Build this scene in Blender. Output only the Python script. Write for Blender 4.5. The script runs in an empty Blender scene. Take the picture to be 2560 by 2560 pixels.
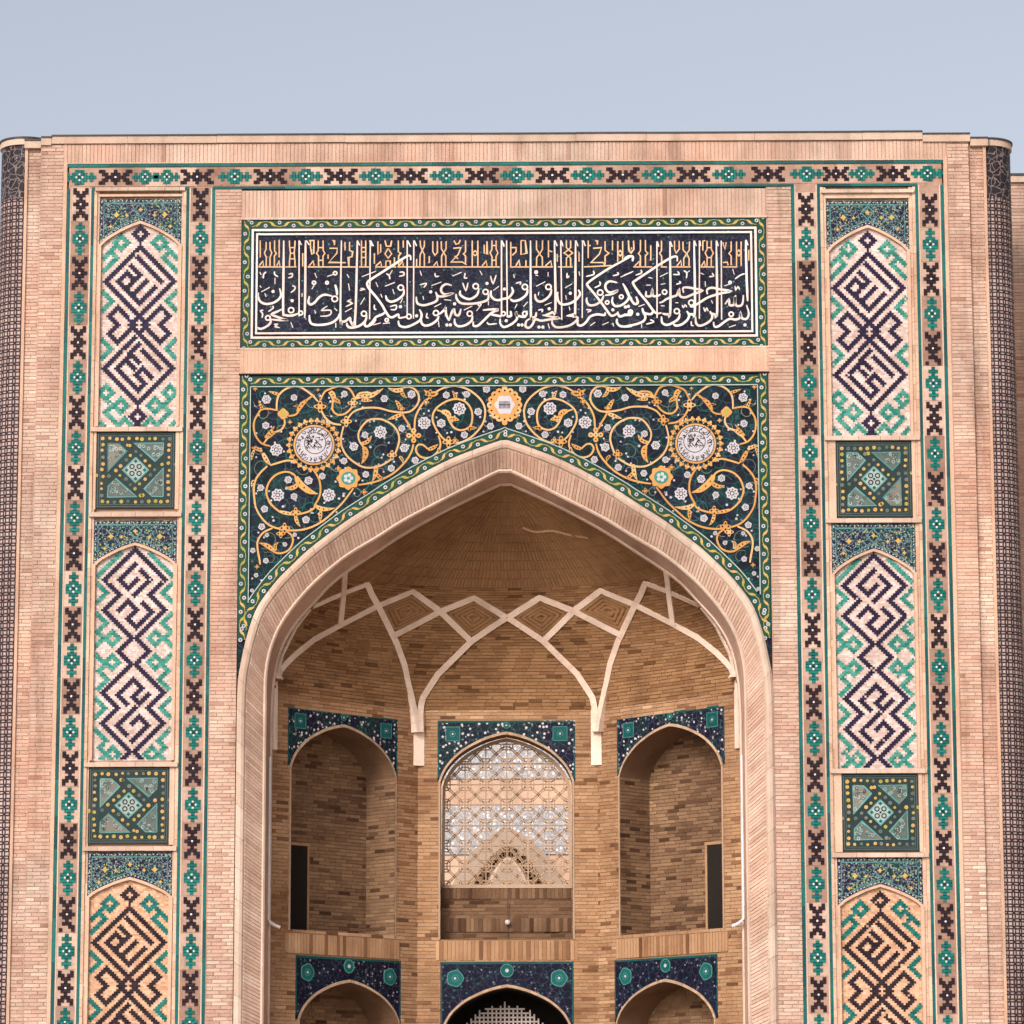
import bpy, math, random
from mathutils import Vector, Matrix, noise
random.seed(11)
SC = bpy.context.scene
COL = SC.collection
R = math.radians

# ------------------------------------------------------------------ camera
F_PX = 9500.0            # focal length in photograph pixels (2560 wide)
PITCH, YAW, ROLL, DIST = R(10.4), math.atan(107 / 9500.0), R(0.10), 64.0
fwd = Vector((-math.sin(YAW) * math.cos(PITCH), math.cos(YAW) * math.cos(PITCH), math.sin(PITCH)))
rgt = Vector((math.cos(YAW), math.sin(YAW), 0))
upv = rgt.cross(fwd)
rgt, upv = (math.cos(ROLL) * rgt - math.sin(ROLL) * upv, math.sin(ROLL) * rgt + math.cos(ROLL) * upv)


def ray(u, v):
    return fwd + rgt * ((u - 1280) / F_PX) - upv * ((v - 1280) / F_PX)


_r = ray(1262, 1300)
CAM = Vector((-_r.x / _r.y * DIST, -DIST, 1.7))
cd = bpy.data.cameras.new('camera')
cd.sensor_width = 36.0
cd.lens = F_PX / 2560 * 36
cd.clip_start, cd.clip_end = 1.0, 3000.0
cam = bpy.data.objects.new('camera', cd)
COL.objects.link(cam)
m3 = Matrix((rgt, upv, -fwd)).transposed()
cam.matrix_world = Matrix.Translation(CAM) @ m3.to_4x4()
SC.camera = cam

# ------------------------------------------------------------------ world, sun, exposure
SUN_EL, SUN_AZ = R(31), R(204)          # azimuth clockwise from +Y: sun behind the camera, to its left
w = bpy.data.worlds.new('World')
SC.world = w
w.use_nodes = True
nt = w.node_tree
bgn = nt.nodes['Background']
skyn = nt.nodes.new('ShaderNodeTexSky')
skyn.sky_type = 'NISHITA'
skyn.sun_disc = False
skyn.sun_elevation = SUN_EL
skyn.sun_rotation = SUN_AZ
skyn.air_density, skyn.dust_density, skyn.ozone_density = 0.8, 5.0, 1.5
hsv = nt.nodes.new('ShaderNodeHueSaturation')     # hazy, washed-out sky
hsv.inputs['Saturation'].default_value = 0.42
nt.links.new(skyn.outputs[0], hsv.inputs['Color'])
nt.links.new(hsv.outputs[0], bgn.inputs[0])
bgn.inputs[1].default_value = 0.15
sd = bpy.data.lights.new('sun', 'SUN')
sd.energy, sd.angle, sd.color = 1.65, R(13), (1.0, 0.93, 0.895)
sun = bpy.data.objects.new('sun', sd)
COL.objects.link(sun)
sdir = Vector((math.sin(SUN_AZ) * math.cos(SUN_EL), math.cos(SUN_AZ) * math.cos(SUN_EL), math.sin(SUN_EL)))
sun.rotation_euler = sdir.to_track_quat('Z', 'Y').to_euler()
sun.location = (-20, -50, 40)
SC.view_settings.view_transform = 'Standard'
SC.view_settings.look = 'None'
SC.view_settings.exposure = 0.42
SC.view_settings.gamma = 1.0
SC.view_settings.use_curve_mapping = False
SC.cycles.max_bounces = 8


# ------------------------------------------------------------------ materials
def new_mat(name):
    m = bpy.data.materials.new(name)
    m.use_nodes = True
    return m, m.node_tree.nodes, m.node_tree.links, m.node_tree.nodes['Principled BSDF']


def N(nodes, t, **kw):
    n = nodes.new(t)
    for k, v in kw.items():
        setattr(n, k, v)
    return n


def math_node(nd, lk, op, a, b=None):
    n = N(nd, 'ShaderNodeMath', operation=op)
    for i, x in enumerate((a, b)):
        if x is None:
            continue
        if isinstance(x, (int, float)):
            n.inputs[i].default_value = x
        else:
            lk.new(x, n.inputs[i])
    return n.outputs[0]


def mix(nd, lk, fac, a, b, mode='MIX'):
    n = N(nd, 'ShaderNodeMix', data_type='RGBA', blend_type=mode)
    for i, x in ((0, fac), (6, a), (7, b)):
        if isinstance(x, (int, float)):
            n.inputs[i].default_value = x
        elif isinstance(x, tuple):
            n.inputs[i].default_value = (*x, 1)
        else:
            lk.new(x, n.inputs[i])
    return n.outputs[2]


def ramp(nd, lk, fac, stops, interp='LINEAR'):
    n = N(nd, 'ShaderNodeValToRGB')
    n.color_ramp.interpolation = interp
    e = n.color_ramp.elements
    while len(e) < len(stops):
        e.new(0.5)
    for el, (p, c) in zip(e, stops):
        el.position = p
        el.color = (*c, 1)
    lk.new(fac, n.inputs[0])
    return n.outputs[0]


def tone_mat(name, stops, rough=0.9, stain=0.25, stain_scale=0.7, bump=0.25, grain=40.0, spec=0.2, streak=0.0):
    """colour from the per-piece 'tone' attribute, large soft stains and fine grain"""
    m, nd, lk, p = new_mat(name)
    at = N(nd, 'ShaderNodeAttribute', attribute_name='tone')
    c = ramp(nd, lk, at.outputs['Fac'], stops)
    tc = N(nd, 'ShaderNodeTexCoord')
    n1 = N(nd, 'ShaderNodeTexNoise')
    n1.inputs['Scale'].default_value = stain_scale
    n1.inputs['Detail'].default_value = 6
    n1.inputs['Roughness'].default_value = 0.65
    lk.new(tc.outputs['Object'], n1.inputs['Vector'])
    dirt = ramp(nd, lk, n1.outputs[0], [(0.30, (0.62, 0.56, 0.52)), (0.55, (1, 1, 1)), (0.8, (1.08, 1.04, 1.0))])
    c = mix(nd, lk, stain * 2, c, dirt, 'MULTIPLY')
    if streak:
        mp = N(nd, 'ShaderNodeMapping')
        mp.inputs['Scale'].default_value = (2.6, 2.6, 0.22)
        lk.new(tc.outputs['Object'], mp.inputs[0])
        n4 = N(nd, 'ShaderNodeTexNoise')
        n4.inputs['Scale'].default_value = 1.0
        n4.inputs['Detail'].default_value = 5
        n4.inputs['Roughness'].default_value = 0.7
        lk.new(mp.outputs[0], n4.inputs['Vector'])
        c = mix(nd, lk, streak, c, ramp(nd, lk, n4.outputs[0], [(0.30, (0.60, 0.55, 0.52)), (0.48, (1, 1, 1)), (0.68, (1.10, 1.09, 1.08))]), 'MULTIPLY')
        n5 = N(nd, 'ShaderNodeTexNoise')
        n5.inputs['Scale'].default_value = 0.45
        n5.inputs['Detail'].default_value = 3
        lk.new(tc.outputs['Object'], n5.inputs['Vector'])
        c = mix(nd, lk, streak, c, ramp(nd, lk, n5.outputs[0], [(0.35, (1.05, 0.94, 0.88)), (0.65, (0.96, 1.02, 1.02))]), 'MULTIPLY')
    n2 = N(nd, 'ShaderNodeTexNoise')
    n2.inputs['Scale'].default_value = grain
    n2.inputs['Detail'].default_value = 3
    lk.new(tc.outputs['Object'], n2.inputs['Vector'])
    g = ramp(nd, lk, n2.outputs[0], [(0.3, (0.80, 0.80, 0.80)), (0.7, (1.1, 1.1, 1.1))])
    c = mix(nd, lk, 0.6, c, g, 'MULTIPLY')
    lk.new(c, p.inputs['Base Color'])
    p.inputs['Roughness'].default_value = rough
    p.inputs['Specular IOR Level'].default_value = spec
    b = N(nd, 'ShaderNodeBump')
    b.inputs['Strength'].default_value = bump
    b.inputs['Distance'].default_value = 0.01
    lk.new(n2.outputs[0], b.inputs['Height'])
    lk.new(b.outputs[0], p.inputs['Normal'])
    return m


def mixc(a, b, t):
    return tuple(x * (1 - t) + y * t for x, y in zip(a, b))


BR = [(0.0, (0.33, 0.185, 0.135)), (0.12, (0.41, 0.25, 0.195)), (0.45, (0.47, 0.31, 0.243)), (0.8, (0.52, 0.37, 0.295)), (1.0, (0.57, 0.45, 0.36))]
M = {}
M['brick'] = tone_mat('facade_brick', BR, stain=0.4, streak=0.9)
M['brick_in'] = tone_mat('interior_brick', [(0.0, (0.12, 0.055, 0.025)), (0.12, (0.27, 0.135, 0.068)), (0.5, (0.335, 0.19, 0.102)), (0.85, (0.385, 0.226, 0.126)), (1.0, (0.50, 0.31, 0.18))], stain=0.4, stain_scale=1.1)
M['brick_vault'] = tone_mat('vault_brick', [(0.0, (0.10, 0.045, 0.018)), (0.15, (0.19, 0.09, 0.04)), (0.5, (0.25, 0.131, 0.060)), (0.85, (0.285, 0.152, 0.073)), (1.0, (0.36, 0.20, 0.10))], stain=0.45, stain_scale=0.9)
M['brick_niche'] = tone_mat('shade_toned_niche_brick', [(0.0, (0.055, 0.025, 0.013)), (0.12, (0.13, 0.07, 0.04)), (0.5, (0.20, 0.115, 0.065)), (0.85, (0.26, 0.155, 0.085)), (1.0, (0.36, 0.23, 0.125))], stain=0.4, stain_scale=1.3)  # base darkened to put the niche shade into the colour; scattered dark bricks are real
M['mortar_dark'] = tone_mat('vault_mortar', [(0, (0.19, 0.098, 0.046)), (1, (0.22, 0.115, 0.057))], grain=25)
M['mortar'] = tone_mat('mortar', [(0, (0.34, 0.25, 0.19)), (1, (0.40, 0.30, 0.23))], grain=25)
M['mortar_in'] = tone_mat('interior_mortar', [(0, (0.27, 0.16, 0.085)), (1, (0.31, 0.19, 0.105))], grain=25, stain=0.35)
M['smooth'] = tone_mat('dressed_brick', [(0, (0.46, 0.29, 0.205)), (0.5, (0.53, 0.35, 0.255)), (1, (0.58, 0.42, 0.31))], stain=0.35, grain=30, streak=0.6)
M['arch'] = tone_mat('arch_dressed_brick', [(0, (0.36, 0.215, 0.155)), (0.5, (0.49, 0.33, 0.255)), (1, (0.57, 0.42, 0.335))], stain=0.45, grain=30, streak=0.5)
M['cream'] = tone_mat('cream_plaster', [(0, (0.44, 0.32, 0.25)), (1, (0.54, 0.415, 0.335))], grain=50, bump=0.15, stain=0.35, streak=0.5)
M['rib'] = tone_mat('rib_plaster', [(0, (0.62, 0.46, 0.36)), (1, (0.74, 0.58, 0.48))], stain=0.3, stain_scale=2.0)
M['metal'] = tone_mat('roof_sheet', [(0, (0.03, 0.03, 0.035)), (1, (0.05, 0.05, 0.055))], rough=0.5)
M['pipe'] = tone_mat('white_enamel', [(0, (0.60, 0.56, 0.56)), (1, (0.68, 0.64, 0.64))], rough=0.4)
M['green'] = tone_mat('green_glaze', [(0, (0.005, 0.07, 0.065)), (0.5, (0.006, 0.115, 0.10)), (1, (0.014, 0.16, 0.135))], rough=0.35, stain=0.3, spec=0.09)
M['teal_line'] = tone_mat('dark_teal_glaze', [(0, (0.008, 0.06, 0.065)), (1, (0.01, 0.13, 0.115))], rough=0.4, stain=0.4, stain_scale=1.5, spec=0.09)
M['black'] = tone_mat('black_glaze', [(0, (0.014, 0.009, 0.013)), (1, (0.035, 0.022, 0.026))], rough=0.45, spec=0.05)
M['navy'] = tone_mat('indigo_glaze', [(0, (0.010, 0.006, 0.018)), (1, (0.024, 0.015, 0.045))], rough=0.4, spec=0.09)
M['panel_green'] = tone_mat('kufic_green_glaze', [(0, (0.012, 0.13, 0.10)), (0.5, (0.03, 0.20, 0.155)), (1, (0.09, 0.27, 0.21))], rough=0.4, spec=0.09)
M['band_tile'] = tone_mat('band_ground', [(0, (0.25, 0.145, 0.105)), (0.5, (0.36, 0.225, 0.17)), (1, (0.50, 0.35, 0.275))], stain=0.45, stain_scale=2.5, grain=22)
M['panel_white'] = tone_mat('pale_panel_brick', [(0, (0.47, 0.33, 0.28)), (0.5, (0.57, 0.44, 0.395)), (1, (0.66, 0.55, 0.51))], stain=0.3, grain=18)
M['panel_orange'] = tone_mat('ochre_panel_brick', [(0, (0.44, 0.24, 0.14)), (0.5, (0.56, 0.33, 0.21)), (1, (0.62, 0.41, 0.28))], stain=0.2, grain=18)
M['script'] = tone_mat('ivory_glaze', [(0, (0.58, 0.485, 0.44)), (1, (0.70, 0.60, 0.555))], rough=0.35, spec=0.09)
M['ochre'] = tone_mat('ochre_glaze', [(0, (0.55, 0.32, 0.17)), (1, (0.66, 0.42, 0.24))], rough=0.35, spec=0.09)
M['gold'] = tone_mat('yellow_glaze', [(0, (0.45, 0.215, 0.06)), (0.5, (0.52, 0.27, 0.085)), (1, (0.55, 0.35, 0.17))], rough=0.35, spec=0.09)
M['leaf'] = tone_mat('yellow_green_glaze', [(0, (0.28, 0.25, 0.045)), (0.5, (0.46, 0.30, 0.08)), (1, (0.48, 0.27, 0.12))], rough=0.35, spec=0.09)
M['border'] = tone_mat('bottle_green_glaze', [(0, (0.008, 0.035, 0.028)), (1, (0.012, 0.07, 0.045))], rough=0.35, stain=0.45, stain_scale=4, spec=0.09)
M['tile_dark'] = tone_mat('dark_tile_glaze', [(0, (0.014, 0.022, 0.024)), (1, (0.024, 0.045, 0.042))], rough=0.4, stain=0.4, stain_scale=4, spec=0.09)
M['white'] = tone_mat('white_glaze', [(0, (0.36, 0.33, 0.36)), (1, (0.50, 0.47, 0.49))], rough=0.35, spec=0.09)
M['mint'] = tone_mat('pale_mint_glaze', [(0, (0.22, 0.30, 0.28)), (1, (0.36, 0.42, 0.39))], rough=0.35, spec=0.09)
M['turq'] = tone_mat('turquoise_glaze', [(0, (0.04, 0.15, 0.14)), (1, (0.12, 0.28, 0.26))], rough=0.35, spec=0.09)
M['drab'] = tone_mat('grey_rose_glaze', [(0, (0.075, 0.105, 0.095)), (0.5, (0.11, 0.13, 0.115)), (1, (0.19, 0.17, 0.14))], rough=0.4, grain=14, spec=0.09)
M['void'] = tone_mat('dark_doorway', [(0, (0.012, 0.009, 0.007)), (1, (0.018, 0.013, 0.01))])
M['lattice'] = tone_mat('lattice_clay', [(0, (0.30, 0.195, 0.125)), (1, (0.43, 0.295, 0.20))])
M['paving'] = tone_mat('pale_paving', [(0, (0.43, 0.36, 0.295)), (1, (0.49, 0.41, 0.34))], stain_scale=0.2)


def scroll_mat(name, base, line, speck, line_scale=5.0, speck_scale=16.0, line_w=0.03, speck_t=0.16, line2=None):
    """dark glaze crossed by thin curling stems and sprinkled with small blossoms"""
    m, nd, lk, p = new_mat(name)
    tc = N(nd, 'ShaderNodeTexCoord')
    nz = N(nd, 'ShaderNodeTexNoise')
    nz.inputs['Scale'].default_value = line_scale * 0.8
    nz.inputs['Detail'].default_value = 2
    lk.new(tc.outputs['Object'], nz.inputs['Vector'])
    off = mix(nd, lk, 0.16, tc.outputs['Object'], nz.outputs['Color'], 'ADD')
    v = N(nd, 'ShaderNodeTexVoronoi', feature='DISTANCE_TO_EDGE')
    v.inputs['Scale'].default_value = line_scale
    lk.new(off, v.inputs['Vector'])
    lm = math_node(nd, lk, 'LESS_THAN', v.outputs['Distance'], line_w)
    n3 = N(nd, 'ShaderNodeTexNoise')
    n3.inputs['Scale'].default_value = 2.2
    n3.inputs['Detail'].default_value = 3
    lk.new(tc.outputs['Object'], n3.inputs['Vector'])
    b = mix(nd, lk, ramp(nd, lk, n3.outputs[0], [(0.42, (0, 0, 0)), (0.62, (1, 1, 1))]), base, line2 or base)
    c = mix(nd, lk, lm, b, line)
    v2 = N(nd, 'ShaderNodeTexVoronoi', feature='F1')
    v2.inputs['Scale'].default_value = speck_scale
    lk.new(tc.outputs['Object'], v2.inputs['Vector'])
    rnd = N(nd, 'ShaderNodeSeparateColor')
    lk.new(v2.outputs['Color'], rnd.inputs[0])
    sp = math_node(nd, lk, 'MULTIPLY', math_node(nd, lk, 'LESS_THAN', v2.outputs['Distance'], speck_t * 2),
                   math_node(nd, lk, 'GREATER_THAN', rnd.outputs[0], 0.35))
    scol = ramp(nd, lk, rnd.outputs[1], speck, 'CONSTANT')
    c = mix(nd, lk, sp, c, scol)
    at = N(nd, 'ShaderNodeAttribute', attribute_name='tone')
    c = mix(nd, lk, 0.8, c, ramp(nd, lk, at.outputs['Fac'], [(0, (0.5, 0.55, 0.55)), (0.5, (0.85, 0.85, 0.85)), (1, (1.25, 1.2, 1.25))]), 'MULTIPLY')
    lk.new(c, p.inputs['Base Color'])
    p.inputs['Roughness'].default_value = 0.38
    p.inputs['Specular IOR Level'].default_value = 0.05
    return m


M['arabesque'] = scroll_mat('arabesque_ground', (0.010, 0.009, 0.020), (0.016, 0.055, 0.053), [(0, (0.10, 0.09, 0.13)), (0.5, (0.02, 0.10, 0.09))], 6.0, 7.0, 0.03, 0.07, (0.008, 0.022, 0.024))
M['inscr'] = scroll_mat('inscription_ground', (0.010, 0.008, 0.022), (0.035, 0.045, 0.055), [(0, (0.05, 0.17, 0.16)), (0.3, (0.03, 0.03, 0.05)), (0.6, (0.10, 0.10, 0.13))], 9.0, 10.0, 0.03, 0.08, (0.014, 0.018, 0.03))
M['mosaic'] = scroll_mat('floral_mosaic', (0.016, 0.012, 0.035), (0.16, 0.20, 0.22), [(0, (0.32, 0.30, 0.12)), (0.3, (0.10, 0.26, 0.22)), (0.55, (0.42, 0.38, 0.40)), (0.8, (0.04, 0.03, 0.14))], 12.0, 24.0, 0.04, 0.17, (0.012, 0.04, 0.04))
M['niche_tile'] = scroll_mat('niche_mosaic', (0.012, 0.010, 0.026), (0.05, 0.07, 0.08), [(0, (0.55, 0.48, 0.48)), (0.45, (0.22, 0.20, 0.20)), (0.75, (0.03, 0.12, 0.11))], 8.0, 15.0, 0.025, 0.17, (0.010, 0.024, 0.028))
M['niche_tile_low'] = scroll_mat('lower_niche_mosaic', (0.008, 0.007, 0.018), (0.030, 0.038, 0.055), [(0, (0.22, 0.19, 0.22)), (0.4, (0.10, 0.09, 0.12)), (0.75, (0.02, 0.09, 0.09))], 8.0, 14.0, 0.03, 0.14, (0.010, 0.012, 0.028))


def circle_mat():
    """pale column faience with dark interlaced rings"""
    m, nd, lk, p = new_mat('interlace_faience')
    uv = N(nd, 'ShaderNodeUVMap')
    a = 0.122
    sc = N(nd, 'ShaderNodeVectorMath', operation='SCALE')
    sc.inputs['Scale'].default_value = 1 / a
    lk.new(uv.outputs[0], sc.inputs[0])
    fr = N(nd, 'ShaderNodeVectorMath', operation='FRACTION')
    lk.new(sc.outputs[0], fr.inputs[0])
    acc = None
    for ox in (-0.5, 0.5, 1.5):
        for oy in (-0.5, 0.5, 1.5):
            d = N(nd, 'ShaderNodeVectorMath', operation='DISTANCE')
            lk.new(fr.outputs[0], d.inputs[0])
            d.inputs[1].default_value = (ox, oy, 0)
            e = math_node(nd, lk, 'ABSOLUTE', math_node(nd, lk, 'SUBTRACT', d.outputs['Value'], 0.70))
            e = math_node(nd, lk, 'LESS_THAN', e, 0.095)
            acc = e if acc is None else math_node(nd, lk, 'MAXIMUM', acc, e)
    d = N(nd, 'ShaderNodeVectorMath', operation='DISTANCE')
    lk.new(fr.outputs[0], d.inputs[0])
    d.inputs[1].default_value = (0.5, 0.5, 0)
    dot = math_node(nd, lk, 'LESS_THAN', d.outputs['Value'], 0.10)
    tc = N(nd, 'ShaderNodeTexCoord')
    nz = N(nd, 'ShaderNodeTexNoise')
    nz.inputs['Scale'].default_value = 1.2
    nz.inputs['Detail'].default_value = 5
    lk.new(tc.outputs['Object'], nz.inputs['Vector'])
    base = ramp(nd, lk, nz.outputs[0], [(0.35, (0.22, 0.155, 0.145)), (0.65, (0.35, 0.26, 0.24))])
    base = mix(nd, lk, dot, base, (0.46, 0.36, 0.28))
    c = mix(nd, lk, acc, base, (0.028, 0.017, 0.019))
    lk.new(c, p.inputs['Base Color'])
    p.inputs['Specular IOR Level'].default_value = 0.05
    p.inputs['Roughness'].default_value = 0.5
    return m


M['column'] = circle_mat()
M['column_top'] = scroll_mat('dark_column_faience', (0.026, 0.020, 0.024), (0.17, 0.13, 0.12), [(0, (0.20, 0.17, 0.19)), (0.5, (0.03, 0.05, 0.06))], 8.0, 12.0, 0.05, 0.12, (0.032, 0.028, 0.034))
M['court_tile'] = scroll_mat('courtyard_mosaic', (0.24, 0.27, 0.31), (0.45, 0.42, 0.40), [(0, (0.65, 0.65, 0.65)), (0.4, (0.14, 0.34, 0.35)), (0.7, (0.52, 0.42, 0.36))], 9.0, 11.0, 0.08, 0.2, (0.36, 0.34, 0.35))


# ------------------------------------------------------------------ mesh building
class Fr:
    """a vertical plane: u along U, v up, d out along N (towards whoever looks at it)"""
    def __init__(s, O, U, Nn):
        s.O, s.U, s.N = Vector(O), Vector(U).normalized(), Vector(Nn).normalized()

    def pt(s, u, v, d=0.0):
        q = s.O + s.U * u + s.N * d
        return (q.x, q.y, q.z + v)

    def px(s, x, y, d=0.0):
        r = ray(x, y)
        o = s.O + s.N * d
        t = (o - CAM).dot(s.N) / r.dot(s.N)
        q = CAM + r * t - o
        return (q.dot(s.U), q.z)


FAC = Fr((0, 0, 0), (1, 0, 0), (0, -1, 0))


class MB:
    def __init__(s):
        s.v, s.f, s.t, s.m, s.uv = [], [], [], [], []

    def face(s, pts, tone=0.5, mi=0, uv=None):
        i = len(s.v)
        s.v += [tuple(p) for p in pts]
        s.f.append(tuple(range(i, i + len(pts))))
        s.t.append(tone)
        s.m.append(mi)
        s.uv += uv or [(p[0], p[2]) for p in pts]

    def box(s, fr, u0, u1, v0, v1, d0, d1, tone=0.5, mi=0, back=False):
        a = [fr.pt(u, v, d) for d in (d0, d1) for (u, v) in ((u0, v0), (u1, v0), (u1, v1), (u0, v1))]
        for q in ((4, 5, 6, 7), (0, 1, 5, 4), (1, 2, 6, 5), (2, 3, 7, 6), (3, 0, 4, 7)):
            s.face([a[i] for i in q], tone, mi)
        if back:
            s.face([a[i] for i in (3, 2, 1, 0)], tone, mi)

    def prism(s, fr, poly, d0, d1, tone=0.5, mi=0):
        ar = sum(poly[i - 1][0] * poly[i][1] - poly[i][0] * poly[i - 1][1] for i in range(len(poly)))
        if ar < 0:
            poly = poly[::-1]
        s.face([fr.pt(u, v, d1) for u, v in poly], tone, mi)
        for i in range(len(poly)):
            a, b = poly[i - 1], poly[i]
            s.face([fr.pt(*a, d0), fr.pt(*b, d0), fr.pt(*b, d1), fr.pt(*a, d1)], tone, mi)

    def ribbon(s, fr, pts, wd, d0, d1, tone=0.5, mi=0, taper=0.0, closed=False):
        n = len(pts)
        L, Rr = [], []
        for i in range(n):
            if closed:
                a, b = pts[i - 1], pts[(i + 1) % n]
            else:
                a, b = pts[max(i - 1, 0)], pts[min(i + 1, n - 1)]
            tx, ty = b[0] - a[0], b[1] - a[1]
            q = math.hypot(tx, ty) or 1
            w2 = wd(i / (n - 1)) / 2 if callable(wd) else wd / 2
            if taper and not closed:
                k = i / (n - 1)
                w2 *= 1 - taper * max(0, 1 - min(k, 1 - k) * 6)
            # mitre correction at corners
            if 0 < i < n - 1 and not closed:
                p = pts[i]
                e1 = (p[0] - a[0], p[1] - a[1])
                l1 = math.hypot(*e1) or 1
                c = abs((e1[0] * tx + e1[1] * ty) / (l1 * q))
                w2 /= max(c, 0.5)
            nx, ny = -ty / q * w2, tx / q * w2
            L.append((pts[i][0] + nx, pts[i][1] + ny))
            Rr.append((pts[i][0] - nx, pts[i][1] - ny))
        rng = range(n) if closed else range(n - 1)
        for i in rng:
            j = (i + 1) % n
            s.face([fr.pt(*Rr[i], d1), fr.pt(*Rr[j], d1), fr.pt(*L[j], d1), fr.pt(*L[i], d1)], tone, mi)
            s.face([fr.pt(*L[i], d1), fr.pt(*L[j], d1), fr.pt(*L[j], d0), fr.pt(*L[i], d0)], tone, mi)
            s.face([fr.pt(*Rr[i], d0), fr.pt(*Rr[j], d0), fr.pt(*Rr[j], d1), fr.pt(*Rr[i], d1)], tone, mi)

    def disc(s, fr, u, v, r, d0, d1, n=10, tone=0.5, mi=0, ry=None, lobes=0, depth=0.15):
        pl = []
        for i in range(n):
            a = 2 * math.pi * i / n
            k = 1 + (depth * math.cos(lobes * a) if lobes else 0)
            pl.append((u + r * k * math.cos(a), v + (ry or r) * k * math.sin(a)))
        s.prism(fr, pl, d0, d1, tone, mi)

    def ring(s, fr, u, v, r, wd, d0, d1, n=10, tone=0.5, mi=0, ry=None):
        s.ribbon(fr, [(u + r * math.cos(2 * math.pi * i / n), v + (ry or r) * math.sin(2 * math.pi * i / n)) for i in range(n)], wd, d0, d1, tone, mi, closed=True)

    def loft(s, curves, tone=0.5, mi=0, tones=None):
        for k in range(len(curves) - 1):
            a, b = curves[k], curves[k + 1]
            for i in range(len(a) - 1):
                s.face([a[i], a[i + 1], b[i + 1], b[i]], tones(i) if tones else tone, mi)

    def mesh(s, name, mats, smooth=False):
        me = bpy.data.meshes.new(name)
        me.from_pydata(s.v, [], s.f)
        for m in mats:
            me.materials.append(M[m])
        me.polygons.foreach_set('material_index', s.m)
        at = me.attributes.new('tone', 'FLOAT', 'FACE')
        at.data.foreach_set('value', s.t)
        uvl = me.uv_layers.new(name='UVMap')
        uvl.data.foreach_set('uv', [c for p in s.uv for c in p])
        if smooth:
            me.polygons.foreach_set('use_smooth', [True] * len(s.f))
        me.update()
        return me

    def build(s, name, mats, parent, kind=None, label=None, smooth=False, origin=None):
        if isinstance(mats, str):
            mats = [mats]
        me = s.mesh(name, mats, smooth)
        if origin is not None:
            me.transform(Matrix.Translation(-Vector(origin)))
        return link(name, me, parent, kind, label)


def link(name, me, parent=None, kind=None, label=None, loc=None):
    o = bpy.data.objects.new(name, me)
    COL.objects.link(o)
    if parent is not None:
        o.parent = parent
    if loc is not None:
        o.location = loc
    if kind:
        o['kind'] = kind
    if label:
        o['label'] = label
    return o


def thing(name, loc, label, cat, group=None):
    o = bpy.data.objects.new(name, None)
    COL.objects.link(o)
    o.location = loc
    o['label'], o['category'] = label, cat
    if group:
        o['group'] = group
    return o


def lerp(a, b, t):
    return a + (b - a) * t


def catmull(pts, n=5):
    if len(pts) < 3:
        return list(pts)
    out = []
    P = [pts[0]] + list(pts) + [pts[-1]]
    for i in range(1, len(P) - 2):
        p0, p1, p2, p3 = P[i - 1], P[i], P[i + 1], P[i + 2]
        for k in range(n):
            t = k / n
            out.append(tuple(0.5 * ((2 * b) + (-a + c) * t + (2 * a - 5 * b + 4 * c - e) * t * t + (-a + 3 * b - 3 * c + e) * t ** 3)
                             for a, b, c, e in zip(p0, p1, p2, p3)))
    out.append(tuple(pts[-1]))
    return out


def resample(pts, n):
    L = [0]
    for a, b in zip(pts, pts[1:]):
        L.append(L[-1] + math.dist(a, b))
    out, j = [], 0
    for i in range(n):
        t = L[-1] * i / (n - 1)
        while j < len(L) - 2 and L[j + 1] < t:
            j += 1
        k = (t - L[j]) / ((L[j + 1] - L[j]) or 1)
        out.append(tuple(lerp(x, y, k) for x, y in zip(pts[j], pts[j + 1])))
    return out


def plen(pts):
    return sum(math.dist(a, b) for a, b in zip(pts, pts[1:]))


def scan(polys, v):
    xs = []
    for poly in polys:
        for i in range(len(poly)):
            (u0, v0), (u1, v1) = poly[i - 1], poly[i]
            if (v0 <= v) != (v1 <= v):
                xs.append(u0 + (v - v0) * (u1 - u0) / (v1 - v0))
    xs.sort()
    return list(zip(xs[::2], xs[1::2]))


def inside(poly, u, v):
    return any(a <= u <= b for a, b in scan([poly], v))


BRICKS = []      # (frame, u0, u1, v0, v1, d, tone) of full facade bricks that may become objects of their own


def fill_bricks(mb, fr, polys, v0, v1, d=0.0, course=0.0625, L=0.262, joint=0.010, proud=0.012, lo=0.0, hi=1.0, vert=False, collect=None, dark=0.03):
    if vert:
        polys = [[(b, a) for a, b in p] for p in polys]
    k, v = 0, v0
    sd_ = random.uniform(0, 50)
    while v < v1 - course * 0.4:
        for a, b in scan(polys, v + course / 2):
            off = (0.5 if k % 2 else 0.0) * L + random.uniform(-0.03, 0.03)
            if vert:
                off = 0
            u = a - (off if off > 0 else 0)
            while u < b - 0.005:
                LL = L * random.uniform(0.94, 1.06) if not vert else L
                x0, x1 = max(u, a), min(u + LL - joint, b)
                u += LL
                if x1 - x0 < 0.03:
                    continue
                t = random.random()
                t = 0.15 + 0.75 * (0.5 * t + 0.5 * random.random()) + 0.45 * noise.noise((x0 * 0.55, v * 0.8, sd_)) + 0.16 * noise.noise((x0 * 0.4, v * 16, sd_))
                t = lo + (hi - lo) * min(max(t, 0.08), 1)
                if random.random() < dark:
                    t = random.uniform(0, 0.12)
                dd = d + random.uniform(-0.003, 0.003)
                r = (x0, x1, v + joint / 2, v + course - joint / 2)
                if vert:
                    r = (r[2], r[3], r[0], r[1])
                elif collect is not None and x1 - x0 > 0.225:
                    collect.append((fr, r[0], r[1], r[2], r[3], dd, t))
                    continue
                mb.box(fr, *r, d - proud, dd, t)
        v += course
        k += 1


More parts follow.
